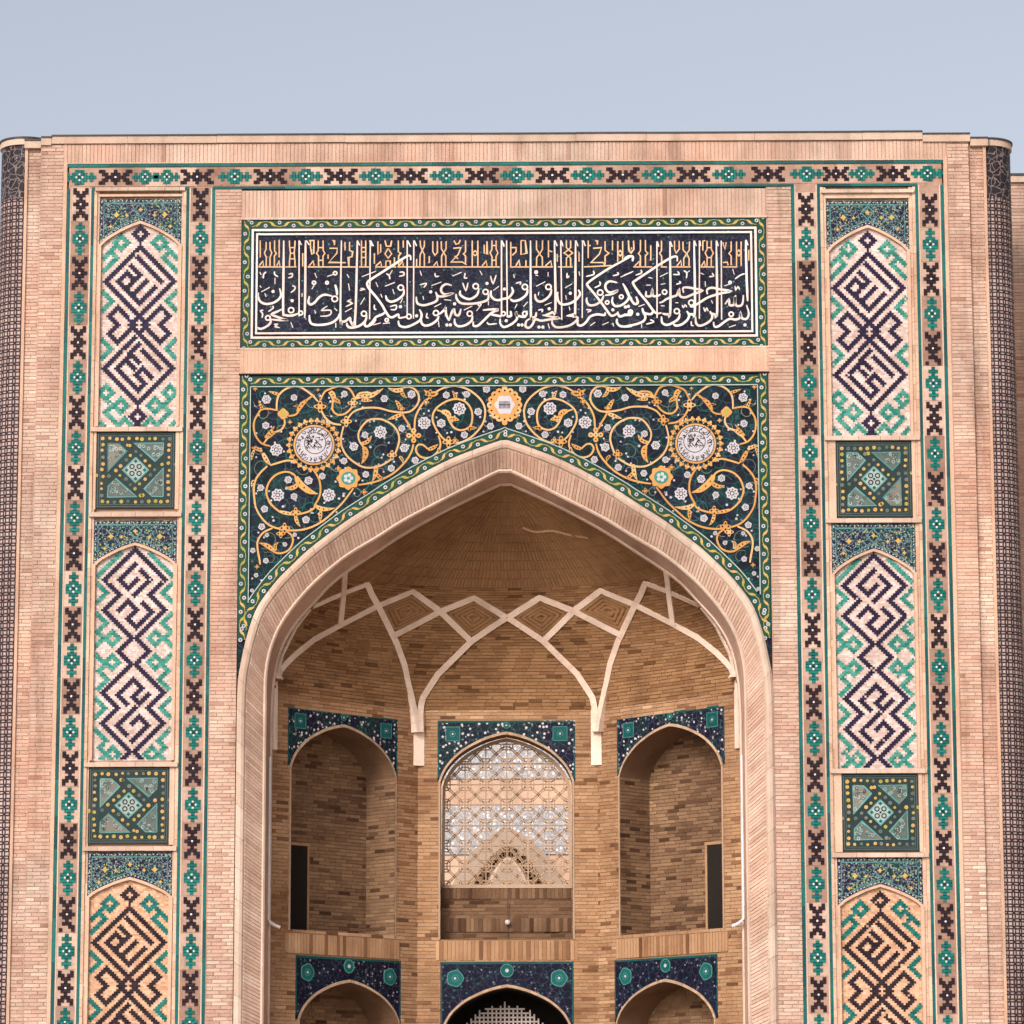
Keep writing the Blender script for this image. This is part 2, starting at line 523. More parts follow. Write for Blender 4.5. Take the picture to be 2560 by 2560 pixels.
def rect(u0, u1, v0, v1):
    return [(u0, v0), (u1, v0), (u1, v1), (u0, v1)]


def parse(txt):
    return [[tuple(float(c) for c in p.split(',')) for p in st.split()] for st in txt.split('/') if st.strip()]


def zc(x0, y0, s):
    return lambda p: (x0 + p[0] * s, y0 + p[1] * s)


# ------------------------------------------------------------------ key lines of the front (photograph pixels -> metres)
def X_(*pp):
    return sum(FAC.px(*p)[0] for p in pp) / len(pp)


def Z_(y, x=1262, d=0.0):
    return FAC.px(x, y, d)[1]


LX = dict(col=X_((64, 350), (19, 2560)), step=X_((101, 450), (58, 2500)), b0=X_((170.6, 408), (133, 2560)), b1=X_((229, 500), (198, 2560)),
          p0=X_((248, 560), (219, 2173)), p1=X_((453, 560), (431, 2173)), c0=X_((466, 500), (444, 2560)), c1=X_((529, 520), (513, 2560)),
          s=X_((605, 560), (598, 960), (591, 1650)))
RX = dict(col=X_((2463, 380), (2516, 2560)), step=X_((2425, 400), (2470, 2560)), b0=X_((2352, 413), (2404, 2555)), b1=X_((2294, 500), (2333, 2560)),
          p0=X_((2271, 560), (2308, 2160)), p1=X_((2064, 560), (2094, 2160)), c0=X_((2047, 500), (2081, 2560)), c1=X_((1985, 500), (2010, 2560)),
          s=X_((1916, 560), (1920, 940), (1934, 1650)))
Z_TOP = Z_(333)
Z_COP = Z_(356)
Z_SOL = Z_(402)
Z_B0 = Z_(410)
Z_B1 = Z_(467)
Z_I1 = Z_(545)
Z_I0 = Z_(869)
Z_S1 = Z_(934)

portal = thing('portal', (0, 0, 0), 'tall brick portal with tiled panels and a deep pointed arch', 'gateway')

# ------------------------------------------------------------------ arch curves (left half traced, right half mirrored)
A1_PX = [(1262, 1098), (1228, 1109), (1191.7, 1122), (1137, 1143), (1083, 1169), (1028.7, 1199), (974, 1232), (940, 1254.7), (869.5, 1300), (823, 1334), (771.7, 1373.5), (729.7, 1413), (694.8, 1448), (666.9, 1483), (645.9, 1513), (632, 1543.5), (620, 1581), (610, 1618), (602, 1658), (595, 1700), (592, 1780)]
A3_PX = [(1262, 1170), (1230, 1181), (1123.5, 1237), (1014.8, 1293), (940, 1340), (869.5, 1382), (823, 1418), (776, 1460), (729.7, 1513), (701.8, 1553), (683, 1590), (669, 1632), (662, 1669), (659, 1710), (658, 1800)]
A4_PX = [(1262, 1202), (1123.5, 1268), (1014.8, 1328), (940, 1377), (869, 1424), (823, 1460), (783, 1504), (741, 1550), (711, 1597), (695, 1636), (686, 1676), (680, 1720), (676, 1800)]


def arch_curve(pxs, Y, n=61):
    fr = Fr((0, Y, 0), (1, 0, 0), (0, -1, 0))
    left = [fr.px(*p) for p in pxs]
    left[0] = (0.0, left[0][1])
    left = catmull(left, 4)
    xb = left[-1][0]
    left = resample(left, n)
    half = left[::-1]
    full = [(xb, 0.0)] + half + [(-x, z) for x, z in left[1:]] + [(-xb, 0.0)]
    return full                                    # left foot -> apex -> right foot, (x, z)


Y3, Y4 = 0.24, 0.78
A1 = arch_curve(A1_PX, 0.0)
A3 = arch_curve(A3_PX, Y3)
A4 = arch_curve(A4_PX, Y4)


def inset(curve, w):
    out = []
    n = len(curve)
    for i, p in enumerate(curve):
        a, b = curve[max(i - 1, 0)], curve[min(i + 1, n - 1)]
        tx, ty = b[0] - a[0], b[1] - a[1]
        q = math.hypot(tx, ty)
        nx, ny = ty / q, -tx / q
        out.append((p[0] + nx * w, p[1] + ny * w))
    ap = n // 2
    out[ap] = (0.0, curve[ap][1] - w * 1.12)
    out = [(min(x, -0.0001) if i < ap else (max(x, 0.0001) if i > ap else 0.0), z) for i, (x, z) in enumerate(out)]
    out[0] = (out[1][0], 0.0)
    out[-1] = (out[-2][0], 0.0)
    return out


A2 = inset(A1, 0.15)
to3 = lambda c, Y: [(x, Y, z) for x, z in c]

# ------------------------------------------------------------------ backing wall and masses
wall = MB()
xl, xr = LX['col'], RX['col']
outline = [(xl, 0), (xl, Z_COP), (xr, Z_COP), (xr, 0)] + A2[::-1]
wall.prism(FAC, outline, -0.5, -0.12)
YB = 9.0
for a, b in ((xl, -4.75), (4.75, xr)):
    for q in ([(a, .5, 0), (a, YB, 0), (a, YB, Z_COP), (a, .5, Z_COP)], [(b, .5, 0), (b, YB, 0), (b, YB, Z_COP), (b, .5, Z_COP)], [(a, YB, 0), (b, YB, 0), (b, YB, Z_COP), (a, YB, Z_COP)]):
        wall.face(q)
zap = A3[len(A3) // 2][1] + 0.6
wall.face([(xl, .5, Z_COP), (xr, .5, Z_COP), (xr, YB, Z_COP), (xl, YB, Z_COP)])
wall.face([(-4.75, .5, zap), (4.75, .5, zap), (4.75, YB, zap), (-4.75, YB, zap)])
wall.face([(-4.75, YB, zap), (4.75, YB, zap), (4.75, YB, Z_COP), (-4.75, YB, Z_COP)])
wall_o = wall.build('wall', 'mortar', portal)

# facing brickwork of the piers
fb = MB()
RB = []
for a, b, z1, d in ((LX['col'], LX['step'], Z_COP, -0.07), (LX['step'], LX['b0'] - 0.10, Z_COP, 0.0), (RX['b0'] + 0.10, RX['step'], Z_COP, 0.0), (RX['step'], RX['col'], Z_COP - 0.07, -0.07),
                    (LX['c1'] + 0.03, LX['s'], Z_B1 - 0.03, 0.0), (RX['s'], RX['c1'] - 0.03, Z_B1 - 0.03, 0.0)):
    fill_bricks(fb, FAC, [rect(a, b, 0, z1)], 0.0, z1, d, collect=RB)
    fb.box(FAC, a, b, 0, z1, -0.12, d - 0.012, 0.5, 1)
    fb.box(FAC, a - 0.004, a + 0.012, 0, z1, -0.12, d + 0.004, 0.3, 0)
# the narrow brick jamb beside the arch below the tiled spandrel
zt = FAC.px(592, 1690)[1]
for sgn in (-1, 1):
    pl = [(sgn * abs(LX['s' ] if sgn < 0 else RX['s']), 0)] + [(sgn * abs(A1[0][0]), 0), (sgn * abs(A1[0][0]), zt), (sgn * abs(LX['s'] if sgn < 0 else RX['s']), zt)]
    u0, u1 = sorted((pl[0][0], pl[1][0]))
    if u1 - u0 > 0.02:
        fb.box(FAC, u0, u1, 0, zt, -0.12, -0.004, 0.5, 0)
visible = []
for b in RB:
    p = Vector(b[0].pt((b[1] + b[2]) / 2, b[3], 0))
    q = p - CAM
    yy = 1280 - F_PX * q.dot(upv) / q.dot(fwd)
    xx = 1280 + F_PX * q.dot(rgt) / q.dot(fwd)
    visible.append((yy < 2552 and 8 < xx < 2552, -q.length, b))
visible.sort(key=lambda t: (not t[0], -t[1]))
pick, rest = visible[:300], visible[300:]
for _, _, (fr, a, b, c, d, dd, t) in rest:
    fb.box(fr, a, b, c, d, dd - 0.014, dd, t)
fb.build('brick_facing', ['brick', 'mortar'], portal, kind='stuff')
BV = []
for i in range(16):
    q = MB()
    Lb = 0.228 + 0.004 * i
    q.box(Fr((0, 0, 0), (1, 0, 0), (0, -1, 0)), -Lb / 2, Lb / 2, -0.02625, 0.02625, -0.014, 0, 0.15 + 0.72 * ((i * 7) % 16) / 15)
    BV.append((Lb, q.mesh('brick', ['brick'])))
for _, _, (fr, a, b, c, d, dd, t) in pick:
    me = min(BV, key=lambda k: abs(k[0] - (b - a)))[1]
    link('brick', me, wall_o, loc=fr.pt((a + b) / 2, (c + d) / 2, dd))

# soldier courses
so = MB()
SOLD = []


def soldier(u0, u1, v0, v1, d=0.0, mb=so, frame=FAC, w_=0.066, lo=0, hi=1, mats=1, dark=0.05):
    fill_bricks(mb, frame, [rect(u0, u1, v0, v1)], u0, u1, d, course=w_, L=v1 - v0 + 0.01, lo=lo, hi=hi, vert=True, dark=dark)
    mb.box(frame, u0, u1, v0, v1, d - 0.06, d - 0.012, 0.5, mats)


soldier(LX['b0'] - 0.10, RX['b0'] + 0.10, Z_SOL, Z_COP, 0.004, lo=.25, hi=.8, dark=0.01)
soldier(LX['s'], RX['s'], Z_I1 + 0.02, Z_B1 - 0.05, 0.004, lo=.25, hi=.8, dark=0.02)
so.build('soldier_course', ['brick', 'mortar'], portal)
so = MB()
fill_bricks(so, FAC, [rect(LX['s'], RX['s'], Z_S1 + 0.02, Z_I0 - 0.02)], LX['s'], RX['s'], 0.004, course=0.065, L=Z_I0 - Z_S1, vert=True, joint=0.003, proud=0.006, lo=.4, hi=.65, dark=0.0)
so.box(FAC, LX['s'], RX['s'], Z_S1, Z_I0, -0.12, -0.006, 0.6, 0)
so.build('string_course', ['smooth'], portal, label='smooth plain brick course between the inscription and the flowered panel')

# coping, stepped down at both ends
cp = MB()
lip = MB()
steps = [(X_((130, 340)), X_((2306, 340)), Z_(334), 0.045), (X_((104, 345)), X_((130, 340)), Z_(338), 0.04), (X_((2306, 342)), X_((2425, 350)), Z_(340), 0.04), (X_((2425, 350)), X_((2470, 350)), Z_(349), 0.02), (X_((62, 345)), X_((104, 345)), Z_(344), 0.02)]
st2 = []
for a, b, z, d in steps:
    x = a
    while x < b - 0.01:
        L = b - x if b - x < 2.6 else random.uniform(1.2, 2.4)
        st2.append((x, x + L - 0.004, z + random.uniform(-.004, .003), d + random.uniform(-.006, .006)))
        x += L
for a, b, z, d in st2:
    cp.box(FAC, a, b, z - 0.15, z - 0.02, -1.2, d, 0.3 * random.random())
    lip.box(FAC, a, b + 0.003, z - 0.02, z + 0.005, -1.2, d + 0.02, 0.5)
x = LX['col']
cp.build('coping', 'cream', portal)
lip.build('roof_sheet', 'metal', portal)

# corner columns
for sx, xin in ((-1, LX['col']), (1, RX['col'])):
    r = 0.44
    cx, cy = xin + sx * 0.06, 0.54
    ztop = Z_(366) if sx > 0 else Z_(352)
    col = MB()
    zs = [0, ztop - 0.95, ztop]
    NS = 36
    for k, (za, zb) in enumerate(zip(zs, zs[1:])):
        for i in range(NS):
            a0, a1 = 2 * math.pi * i / NS, 2 * math.pi * (i + 1) / NS
            P = [(cx + r * math.sin(a), cy - r * math.cos(a)) for a in (a0, a1)]
            col.face([(P[0][0], P[0][1], za), (P[1][0], P[1][1], za), (P[1][0], P[1][1], zb), (P[0][0], P[0][1], zb)], 0.5, 1 if k else 0,
                     [(a0 * r, za), (a1 * r, za), (a1 * r, zb), (a0 * r, zb)])
    ring = [(cx + r * math.sin(2 * math.pi * i / NS), cy - r * math.cos(2 * math.pi * i / NS), ztop) for i in range(NS)]
    col.face(ring, 0.5, 1)
    co = col.build('corner_column', ['column', 'column_top'], portal, smooth=False, label='round corner column covered with dark interlaced ring pattern')
    for k, (z0, z1, rr, mt, nm) in enumerate(((ztop, ztop + 0.11, r + 0.03, 'cream', 'column_cap'), (ztop + 0.11, ztop + 0.14, r + 0.05, 'metal', 'roof_sheet'))):
        c = MB()
        c.prism(Fr((cx, cy, 0), (1, 0, 0), (0, -1, 0)), [(-0.01, 0), (0.01, 0), (0, 0.01)], 0, 0.001)
        c = MB()
        rg = [(cx + rr * math.sin(2 * math.pi * i / NS), cy - rr * math.cos(2 * math.pi * i / NS)) for i in range(NS)]
        for i in range(NS):
            (xa, ya), (xb_, yb) = rg[i - 1], rg[i]
            c.face([(xa, ya, z0), (xb_, yb, z0), (xb_, yb, z1), (xa, ya, z1)])
        c.face([(a, b, z1) for a, b in rg])
        c.face([(a, b, z0) for a, b in rg][::-1])
        c.build(nm, mt, co)
    # brick edge roll where the pier meets the column
    e = MB()
    e.box(FAC, xin - 0.03 if sx > 0 else xin - 0.02, xin + 0.02 if sx > 0 else xin + 0.03, 0, ztop, -0.5, -0.035, 0.2)
    e.build('edge_roll', 'smooth', portal)

# ------------------------------------------------------------------ tile bands
X_ROWS = ['#...#', '##.##', '.###.', '..#..', '.###.', '##o##', '.###.', '..#..', '.###.', '##.##', '#...#']
G_ROWS = ['..#..', '.###.', '..#..', '.###.', '##o##', '#o@o#', '##o##', '.###.', '..#..', '.###.', '..#..']
CW, CH = 0.0515, 0.0522


def motif_mesh(rows, name, main, rot=False, extra=None):
    q = MB()
    n = len(rows)
    L0 = Fr((0, 0, 0), (1, 0, 0), (0, -1, 0))
    for j, row in enumerate(rows):
        i = 0
        while i < 5:
            ch = row[i]
            k = i
            while k < 5 and row[k] == ch:
                k += 1
            if ch != '.':
                u0, u1 = (i - 2.5) * CW, (k - 2.5) * CW
                v1, v0 = (n / 2 - j) * CH, (n / 2 - j - 1) * CH
                if rot:
                    u0, u1, v0, v1 = v0, v1, u0, u1
                e = 0.0045
                if random.random() < 0.006:
                    i = k
                    continue
                if ch == '#':
                    q.box(L0, u0 - e, u1 + e, v0 - e, v1 + e, -0.006, 0.012, 0.2 + 0.6 * random.random(), 0)
                else:
                    q.box(L0, u0 - e, u1 + e, v0 - e, v1 + e, -0.006, 0.0105, 0.4, 0)
                    q.box(L0, u0 + .011, u1 - .011, v0 + .011, v1 - .011, -0.006, 0.0128, random.random(), '#o@'.index(ch))
            i = k
    return q.mesh(name, [main, 'script', 'ochre' if extra is None else extra])


def variants(*a):
    return [motif_mesh(*a) for _ in range(5)]


ME = {('x', 0): variants(X_ROWS, 'cross_motif', 'black'), ('x', 1): variants(X_ROWS, 'cross_motif', 'black', True),
      ('g', 0): variants(G_ROWS, 'flower_motif', 'green', False, 'black'), ('g', 1): variants(G_ROWS, 'flower_motif', 'green', True, 'black')}
MN = {'x': 'cross_motif', 'g': 'flower_motif'}


def vband(u0, u1, y_first, pitch_px, xc_px, lab, z1):
    b = MB()
    z = FAC.px(xc_px, y_first)[1]
    pitch = z - FAC.px(xc_px, y_first + pitch_px)[1]
    uc = (u0 + u1) / 2
    # ground tiles, one per motif, and the pale edges
    b.box(FAC, u0, u1, 0, z1, -0.12, -0.006, 0.4, 0)
    zz = z + pitch / 2
    k = 0
    while zz > 0.6:
        b.box(FAC, u0 + 0.05, u1 - 0.05, zz - pitch + 0.004, zz - 0.004, -0.02, random.uniform(-0.001, 0.003), random.random(), 0)
        zz -= pitch
    for a in (u0, u1):
        s = 1 if a == u0 else -1
        b.box(FAC, *sorted((a + s * 0.03, a + s * 0.052)), 0, z1, -0.02, 0.006, 0.85, 1)
    bo = b.build('tile_band', ['band_tile', 'cream'], portal, label=lab)
    for a in (u0, u1):
        g = MB()
        zz = 0
        while zz < z1:
            h = min(random.uniform(0.5, 0.8), z1 - zz)
            g.box(FAC, a - 0.024, a + 0.024, zz, zz + h - 0.004, -0.02, 0.012 + random.uniform(-.002, .002), random.random())
            zz += h
        g.build('green_strip', 'teal_line', bo)
    k = 0
    while z > 0.7:
        t = 'xg'[k % 2]
        link(MN[t], random.choice(ME[(t, 0)]), bo, loc=FAC.pt(uc + random.uniform(-.003, .003), z, 0.0))
        z -= pitch
        k += 1
    return bo


vband(LX['b0'], LX['b1'], 511, 85.9, 200, 'outermost tile band of the left pier with black crosses and green flowers', Z_B1)
vband(LX['c0'], LX['c1'], 511, 85.9, 497, 'inner tile band of the left pier with black crosses and green flowers', Z_B1)
vband(RX['c1'], RX['c0'], 523, 86.1, 2016, 'inner tile band of the right pier with black crosses and green flowers', Z_B1)
vband(RX['b1'], RX['b0'], 525, 86.1, 2324, 'outermost tile band of the right pier with black crosses and green flowers', Z_B1)

tb = MB()
tb.box(FAC, LX['b0'], RX['b0'], Z_B1, Z_B0, -0.12, -0.006, 0.4, 0)
seq = [(150, 'g'), (218, 'x'), (274, 'g'), (315, 'g'), (372, 'x'), (443, 'g'), (510, 'x'), (577, 'g'), (643, 'x'), (709, 'g'), (775, 'x'), (842, 'g'), (909, 'x'), (975, 'g'), (1042, 'x'), (1108, 'g'), (1175, 'x'), (1242, 'g'), (1308, 'x'), (1375, 'g'), (1449, 'x'), (1522, 'g'), (1577, 'x'), (1625, 'g'), (1685, 'x'), (1750, 'g')]
zc_b = (Z_B0 + Z_B1) / 2
for (s, _), (s2, _) in zip(seq, seq[1:]):
    a, b = FAC.px(s * 1.3251, 437)[0], FAC.px(s2 * 1.3251, 437)[0]
    tb.box(FAC, a + 0.004, b - 0.004, Z_B1 + 0.04, Z_B0 - 0.04, -0.02, random.uniform(-0.001, 0.003), random.random(), 0)
tbo = tb.build('tile_band', ['band_tile'], portal, label='long tile band along the top with black crosses and green flowers')
for s, t in seq:
    o = link(MN[t], random.choice(ME[(t, 1)]), tbo, loc=FAC.pt(FAC.px(s * 1.3251, 437)[0], zc_b, 0.0))
    if s in (274, 315, 1577, 1625):
        o.scale = (0.78, 1, 0.95)
g = MB()
x = LX['b0'] - 0.024
while x < RX['b0']:
    h = min(random.uniform(0.5, 0.8), RX['b0'] + 0.024 - x)
    g.box(FAC, x, x + h - 0.004, Z_B0 - 0.02, Z_B0 + 0.028, -0.02, 0.013, random.random())
    x += h
g.build('green_strip', 'teal_line', tbo)
for a, b in ((LX['b1'] - 0.02, LX['c0'] + .02), (LX['c1'] - .02, RX['c1'] + .02), (RX['c0'] - .02, RX['b1'] + .02)):
    g = MB()
    x = a
    while x < b - 0.01:
        h = min(random.uniform(0.5, 0.8), b - x)
        g.box(FAC, x, x + h - 0.004, Z_B1 - 0.02, Z_B1 + 0.024, -0.02, 0.0145, random.random())
        x += h
    g.build('green_strip', 'teal_line', tbo)
# thin dressed fillets that frame the tile bands
tr = MB()
for a, b in ((LX['b0'] - 0.095, LX['b0'] - 0.03), (RX['b0'] + 0.03, RX['b0'] + 0.095)):
    tr.box(FAC, a, b, 0, Z_B0 + 0.09, -0.12, 0.02, 0.4)
tr.box(FAC, LX['b0'] - 0.03, RX['b0'] + 0.03, Z_B0 + 0.035, Z_SOL - 0.004, -0.12, 0.02, 0.4)
tr.build('fillet', 'smooth', portal)

# ------------------------------------------------------------------ panel columns between the bands
ARCH_N = [(-1, 0), (-.955, .17), (-.86, .38), (-.66, .64), (-.38, .85), (-.16, .955), (0, 1), (.16, .955), (.38, .85), (.66, .64), (.86, .38), (.955, .17), (1, 0)]
FLAT_N = [(-1, 0), (-.86, .25), (-.66, .48), (-.42, .71), (-.2, .88), (0, 1), (.2, .88), (.42, .71), (.66, .48), (.86, .25), (1, 0)]


def arch_pts(uc, hw, v0, h, norm=ARCH_N, n=3):
    q = [(uc + a * hw, v0 + b * h) for a, b in norm]
    k = len(q) // 2
    return catmull(q[:k + 1], n)[:-1] + catmull(q[k:], n)


NAVY_A = """-.6,11.3 10,22.2/-3.5,14.8 .5,18.7 -5.7,24.9/-9.8,22 -6.5,18.2 -3,21.6/-10,22 .2,32.2 7,25/-2.7,28 3.5,21.4
/-10,34 -14,38 -10,42 -14,46 -10,50 -2,42 -10,34/10,34 14,38 10,42 14,46 10,50 2,42 10,34
/.4,50.7 -3.3,54.4 .6,58.4/2.5,54.2 10.2,62/-5,57 -10,62 0,72 3,69 -1,65 2,62 6,66/-6,57.8 -2.5,61.8
/0,6 -16,22 0,38 16,22 0,6/0,46 -16,62 0,78 16,62 0,46/0,38 -4,42 0,46 4,42 0,38/0,-3.1 -3.1,0 0,3.1 3.1,0 0,-3.1/0,81 -3,84 0,87 3,84 0,81"""
GREEN_A = """-8.7,1.2 -11.8,4.3 -8.7,7.4 -5.6,4.3 -8.7,1.2/-11.3,5 -17,10.5/-14.5,7.8 -11.2,11 -17,16.6/-17,26.6 -12.7,30.8 -17,35/-17,48.7 -12.7,52.8 -17,57
/-15,69.6 -18,72.8 -15,75.9 -12,72.8 -15,69.6/-15,75.5 -11.9,78.7 -15,82 -9,88.4 -6,85.6 -3.6,88.2/-8.5,75.9 -11.6,79 -8.5,82.1 -5.4,79 -8.5,75.9/-17,86.8 -15.4,88.6"""
NAVY_B = """0,1.4 -13.4,15 -6.4,21.9 -13.4,28.8 0,42.2 -5.8,48 0,53.7 -13.4,67.2 -6.4,74.2 -13.4,81.2 0,94.8 -5,100/0,1.4 13.4,15 6.4,21.9 13.4,28.8 0,42.2 5.8,48 0,53.7 13.4,67.2 6.4,74.2 13.4,81.2 0,94.8 5,100
/0,7.7 -7,15 -3.2,18.8 .5,15/2.7,11 7,15.1 0,22.2/-7,29.4 -3.2,25 .5,28.8 -3.2,32.3 .3,35.8 7,28.9 2.7,24.8
/-2.7,71.6 -7,67.5 0,60.5 3.6,64 -.2,67.6 3.2,71 7,67/1,73.8 -6.7,81.2 -2.4,85.4/.3,81 3.6,77.5 7.3,81.2 .3,88.2"""
GREEN_B = """-7,2.9 -17,12.8/-16.8,17.4 -12.5,21.9 -16.8,26.2/-16.8,31 -12.5,35.4 -16.2,39.2 -13,42.3 -17,46.2/-9.5,39 -12.8,42.3 -9.5,45.6 -6.2,42.3 -9.5,39
/-17,49.8 -13,53.7 -16.2,57 -12.5,60.8 -16.8,65/-9.5,50.4 -12.8,53.7 -9.5,57 -6.2,53.7 -9.5,50.4/-16.8,70 -12.5,74.2 -16.8,78.4/-16.8,83.6 -12.3,88.2 -15.6,91.6 -12.5,94.8 -16.6,99/-9.4,91.5 -12.7,94.8 -9.4,98.1 -6.1,94.8 -9.4,91.5"""


def raster(txt, rows, j0, sym, cols=18):
    """cells of diagonal strokes, three cells wide, corners snapped to the brick lattice"""
    cells = set()
    for st in parse(txt):
        p = (round(st[0][0]), round(st[0][1]))
        for a, b in zip(st, st[1:]):
            n = max(1, round((abs(b[0] - a[0]) + abs(b[1] - a[1])) / 2))
            sx, sy = (1 if b[0] > a[0] else -1), (1 if b[1] > a[1] else -1)
            for k in range(n + 1):
                x, y = p[0] + sx * k, p[1] + sy * k
                for dx, dy in ((0, 0), (1, 0), (-1, 0), (0, 1), (0, -1)):
                    for m_ in ((1, -1) if sym else (1,)):
                        if abs(x + dx) <= cols and j0 <= y + dy < rows:
                            cells.add((m_ * (x + dx), y + dy))
            p = (p[0] + sx * n, p[1] + sy * n)
    return cells


CELLS = {'A': (raster(NAVY_A, 91, -5, False), raster(GREEN_A, 91, -5, True)), 'B': (raster(NAVY_B, 100, 0, False), raster(GREEN_B, 100, 0, True))}
CELLS['A'][0].update({(i, 87) for i in (0,)} | {(i, 88) for i in (-1, 0, 1)} | {(i, 89) for i in (-2, -1, 0, 1, 2)} | {(i, 90) for i in (-3, -2, -1, 0, 1, 2, 3)})


def kufic(kind, u0, u1, y_ap, y_spr, y_bot, y_j0, xc, low, lab):
    """one recessed arched panel: brick ground, stepped glazed lettering, reveal and pale arch fillet"""
    z_ap, z_spr, z_bot = (FAC.px(xc, y)[1] for y in (y_ap, y_spr, y_bot))
    uc, hw = (u0 + u1) / 2, (u1 - u0) / 2
    cw = (u1 - u0 - 0.10) / 36.0
    ch = FAC.px(xc, y_j0)[1] - FAC.px(xc, y_j0 + 5.39)[1]
    zj = FAC.px(xc, y_j0)[1]
    DP = -0.055
    ar = arch_pts(uc, hw, z_spr, z_ap - z_spr, FLAT_N)
    g = MB()
    g.prism(FAC, [(u0, z_bot)] + ar + [(u1, z_bot)], -0.12, DP - 0.006, 0.35)
    pl = [[(u0, z_bot)] + ar + [(u1, z_bot)]]
    v = z_bot + 0.004
    while v < z_ap - 0.05:                               # ground bricks, two cells wide
        for a, b in scan(pl, v + ch / 2):
            a, b = a + 0.045, b - 0.045
            u = a + random.choice((0, -cw))
            while u < b:
                x0, x1 = max(u, a), min(u + 2 * cw, b)
                if x1 - x0 > 0.02:
                    g.box(FAC, x0, x1 - 0.004, v, v + ch - 0.003, DP - 0.006, DP + random.uniform(-0.002, 0.002), random.random())
                u += 2 * cw
        v += ch
    po = g.build('kufic_panel', 'panel_orange' if low else 'panel_white', portal, label=lab)
    for cells, mt, nm in ((CELLS[kind][0], 'black' if low else 'navy', 'dark_lettering'), (CELLS[kind][1], 'green' if low else 'panel_green', 'green_lettering')):
        q = MB()
        rows = {}
        for i, j in sorted(cells):
            if random.random() < 0.008:
                continue
            rows.setdefault(j, []).append(i)
        for j, ii in rows.items():
            zt_ = zj - (j - 0.5) * ch
            if zt_ - ch < z_bot + 0.01:
                continue
            sp = scan(pl, zt_ - ch / 2)
            if not sp:
                continue
            ii = sorted(ii)
            k = 0
            while k < len(ii):
                e = k
                while e + 1 < len(ii) and ii[e + 1] == ii[e] + 1 and e - k < 1:
                    e += 1
                a, b = uc + (ii[k] - 0.5) * cw, uc + (ii[e] + 0.5) * cw
                a, b = max(a, sp[0][0] + 0.05), min(b, sp[0][1] - 0.05)
                if b > a + 0.005:
                    q.box(FAC, a, b - 0.001, zt_ - ch + 0.001, zt_, DP - 0.006, DP + 0.008 + random.uniform(-.001, .001), random.random())
                k = e + 1
        q.build(nm, mt, po, kind='stuff')
    f = MB()
    f.ribbon(FAC, [(u0 + 0.02, z_bot)] + [(lerp(uc, a, 0.975), b - 0.02) for a, b in ar] + [(u1 - 0.02, z_bot)], 0.045, -0.12, 0.014, 0.55)
    f.build('arch_fillet', 'smooth', po)
    return ar


def flower_spandrel(u0, u1, y_top, y_ap, y_spr, xc, lab):
    z1, z_ap, z_spr = (FAC.px(xc, y)[1] for y in (y_top, y_ap, y_spr))
    uc = (u0 + u1) / 2
    ar = arch_pts(uc, (u1 - u0) / 2 - 0.005, z_spr, z_ap - z_spr, FLAT_N)
    q = MB()
    q.prism(FAC, [(u0, z_spr)] + [(a, b + 0.012) for a, b in ar] + [(u1, z_spr), (u1, z1), (u0, z1)], -0.12, -0.012)
    po = q.build('flower_spandrel', 'mosaic', portal, label=lab)
    b = MB()
    bl = 0.075
    b.ribbon(FAC, [(u0 + bl, z_spr + 0.17), (u0 + bl, z1 - bl), (u1 - bl, z1 - bl), (u1 - bl, z_spr + 0.17)], 0.012, -0.02, -0.007)
    b.ribbon(FAC, [(lerp(uc, a, 0.93), v + 0.085) for a, v in ar[2:-2]], 0.012, -0.02, -0.007)
    b.build('border_line', 'turq', po)
    d = MB()
    zc_ = lerp(z_ap, z1, 0.52)
    d.ribbon(FAC, [(uc, zc_ + .12), (uc - .11, zc_), (uc, zc_ - .12), (uc + .11, zc_), (uc, zc_ + .12)], 0.014, -0.02, -0.006)
    d.build('diamond', 'turq', po)
    e = MB()
    e.disc(FAC, uc, zc_, 0.035, -0.02, -0.004, 8, lobes=4, depth=0.3)
    for s in (-1, 1):
        e.disc(FAC, uc + s * 0.42, zc_ - 0.09, 0.042, -0.02, -0.004, 12, lobes=4, depth=0.35)
        e.disc(FAC, uc + s * 0.24, zc_ - 0.10, 0.028, -0.02, -0.004, 8, lobes=4, depth=0.3)
        e.disc(FAC, uc + s * 0.52, zc_ - 0.30, 0.03, -0.02, -0.004, 8, lobes=4, depth=0.3)
    e.build('blossom', 'leaf', po)
    # small studs of the outer border
    st = MB()
    for i in range(20):
        st.disc(FAC, lerp(u0 + 0.04, u1 - 0.04, i / 19), z1 - 0.035, 0.012, -0.02, -0.006, 6)
    for a, v in resample([(lerp(uc, a, 0.965), v + 0.045) for a, v in ar], 26):
        st.disc(FAC, a, v, 0.012, -0.02, -0.006, 6)
    for i in range(8):
        for u in (u0 + 0.035, u1 - 0.035):
            st.disc(FAC, u, lerp(z_spr + 0.08, z1 - 0.06, i / 7), 0.012, -0.02, -0.006, 6)
    st.build('border_studs', 'white', po, kind='stuff')


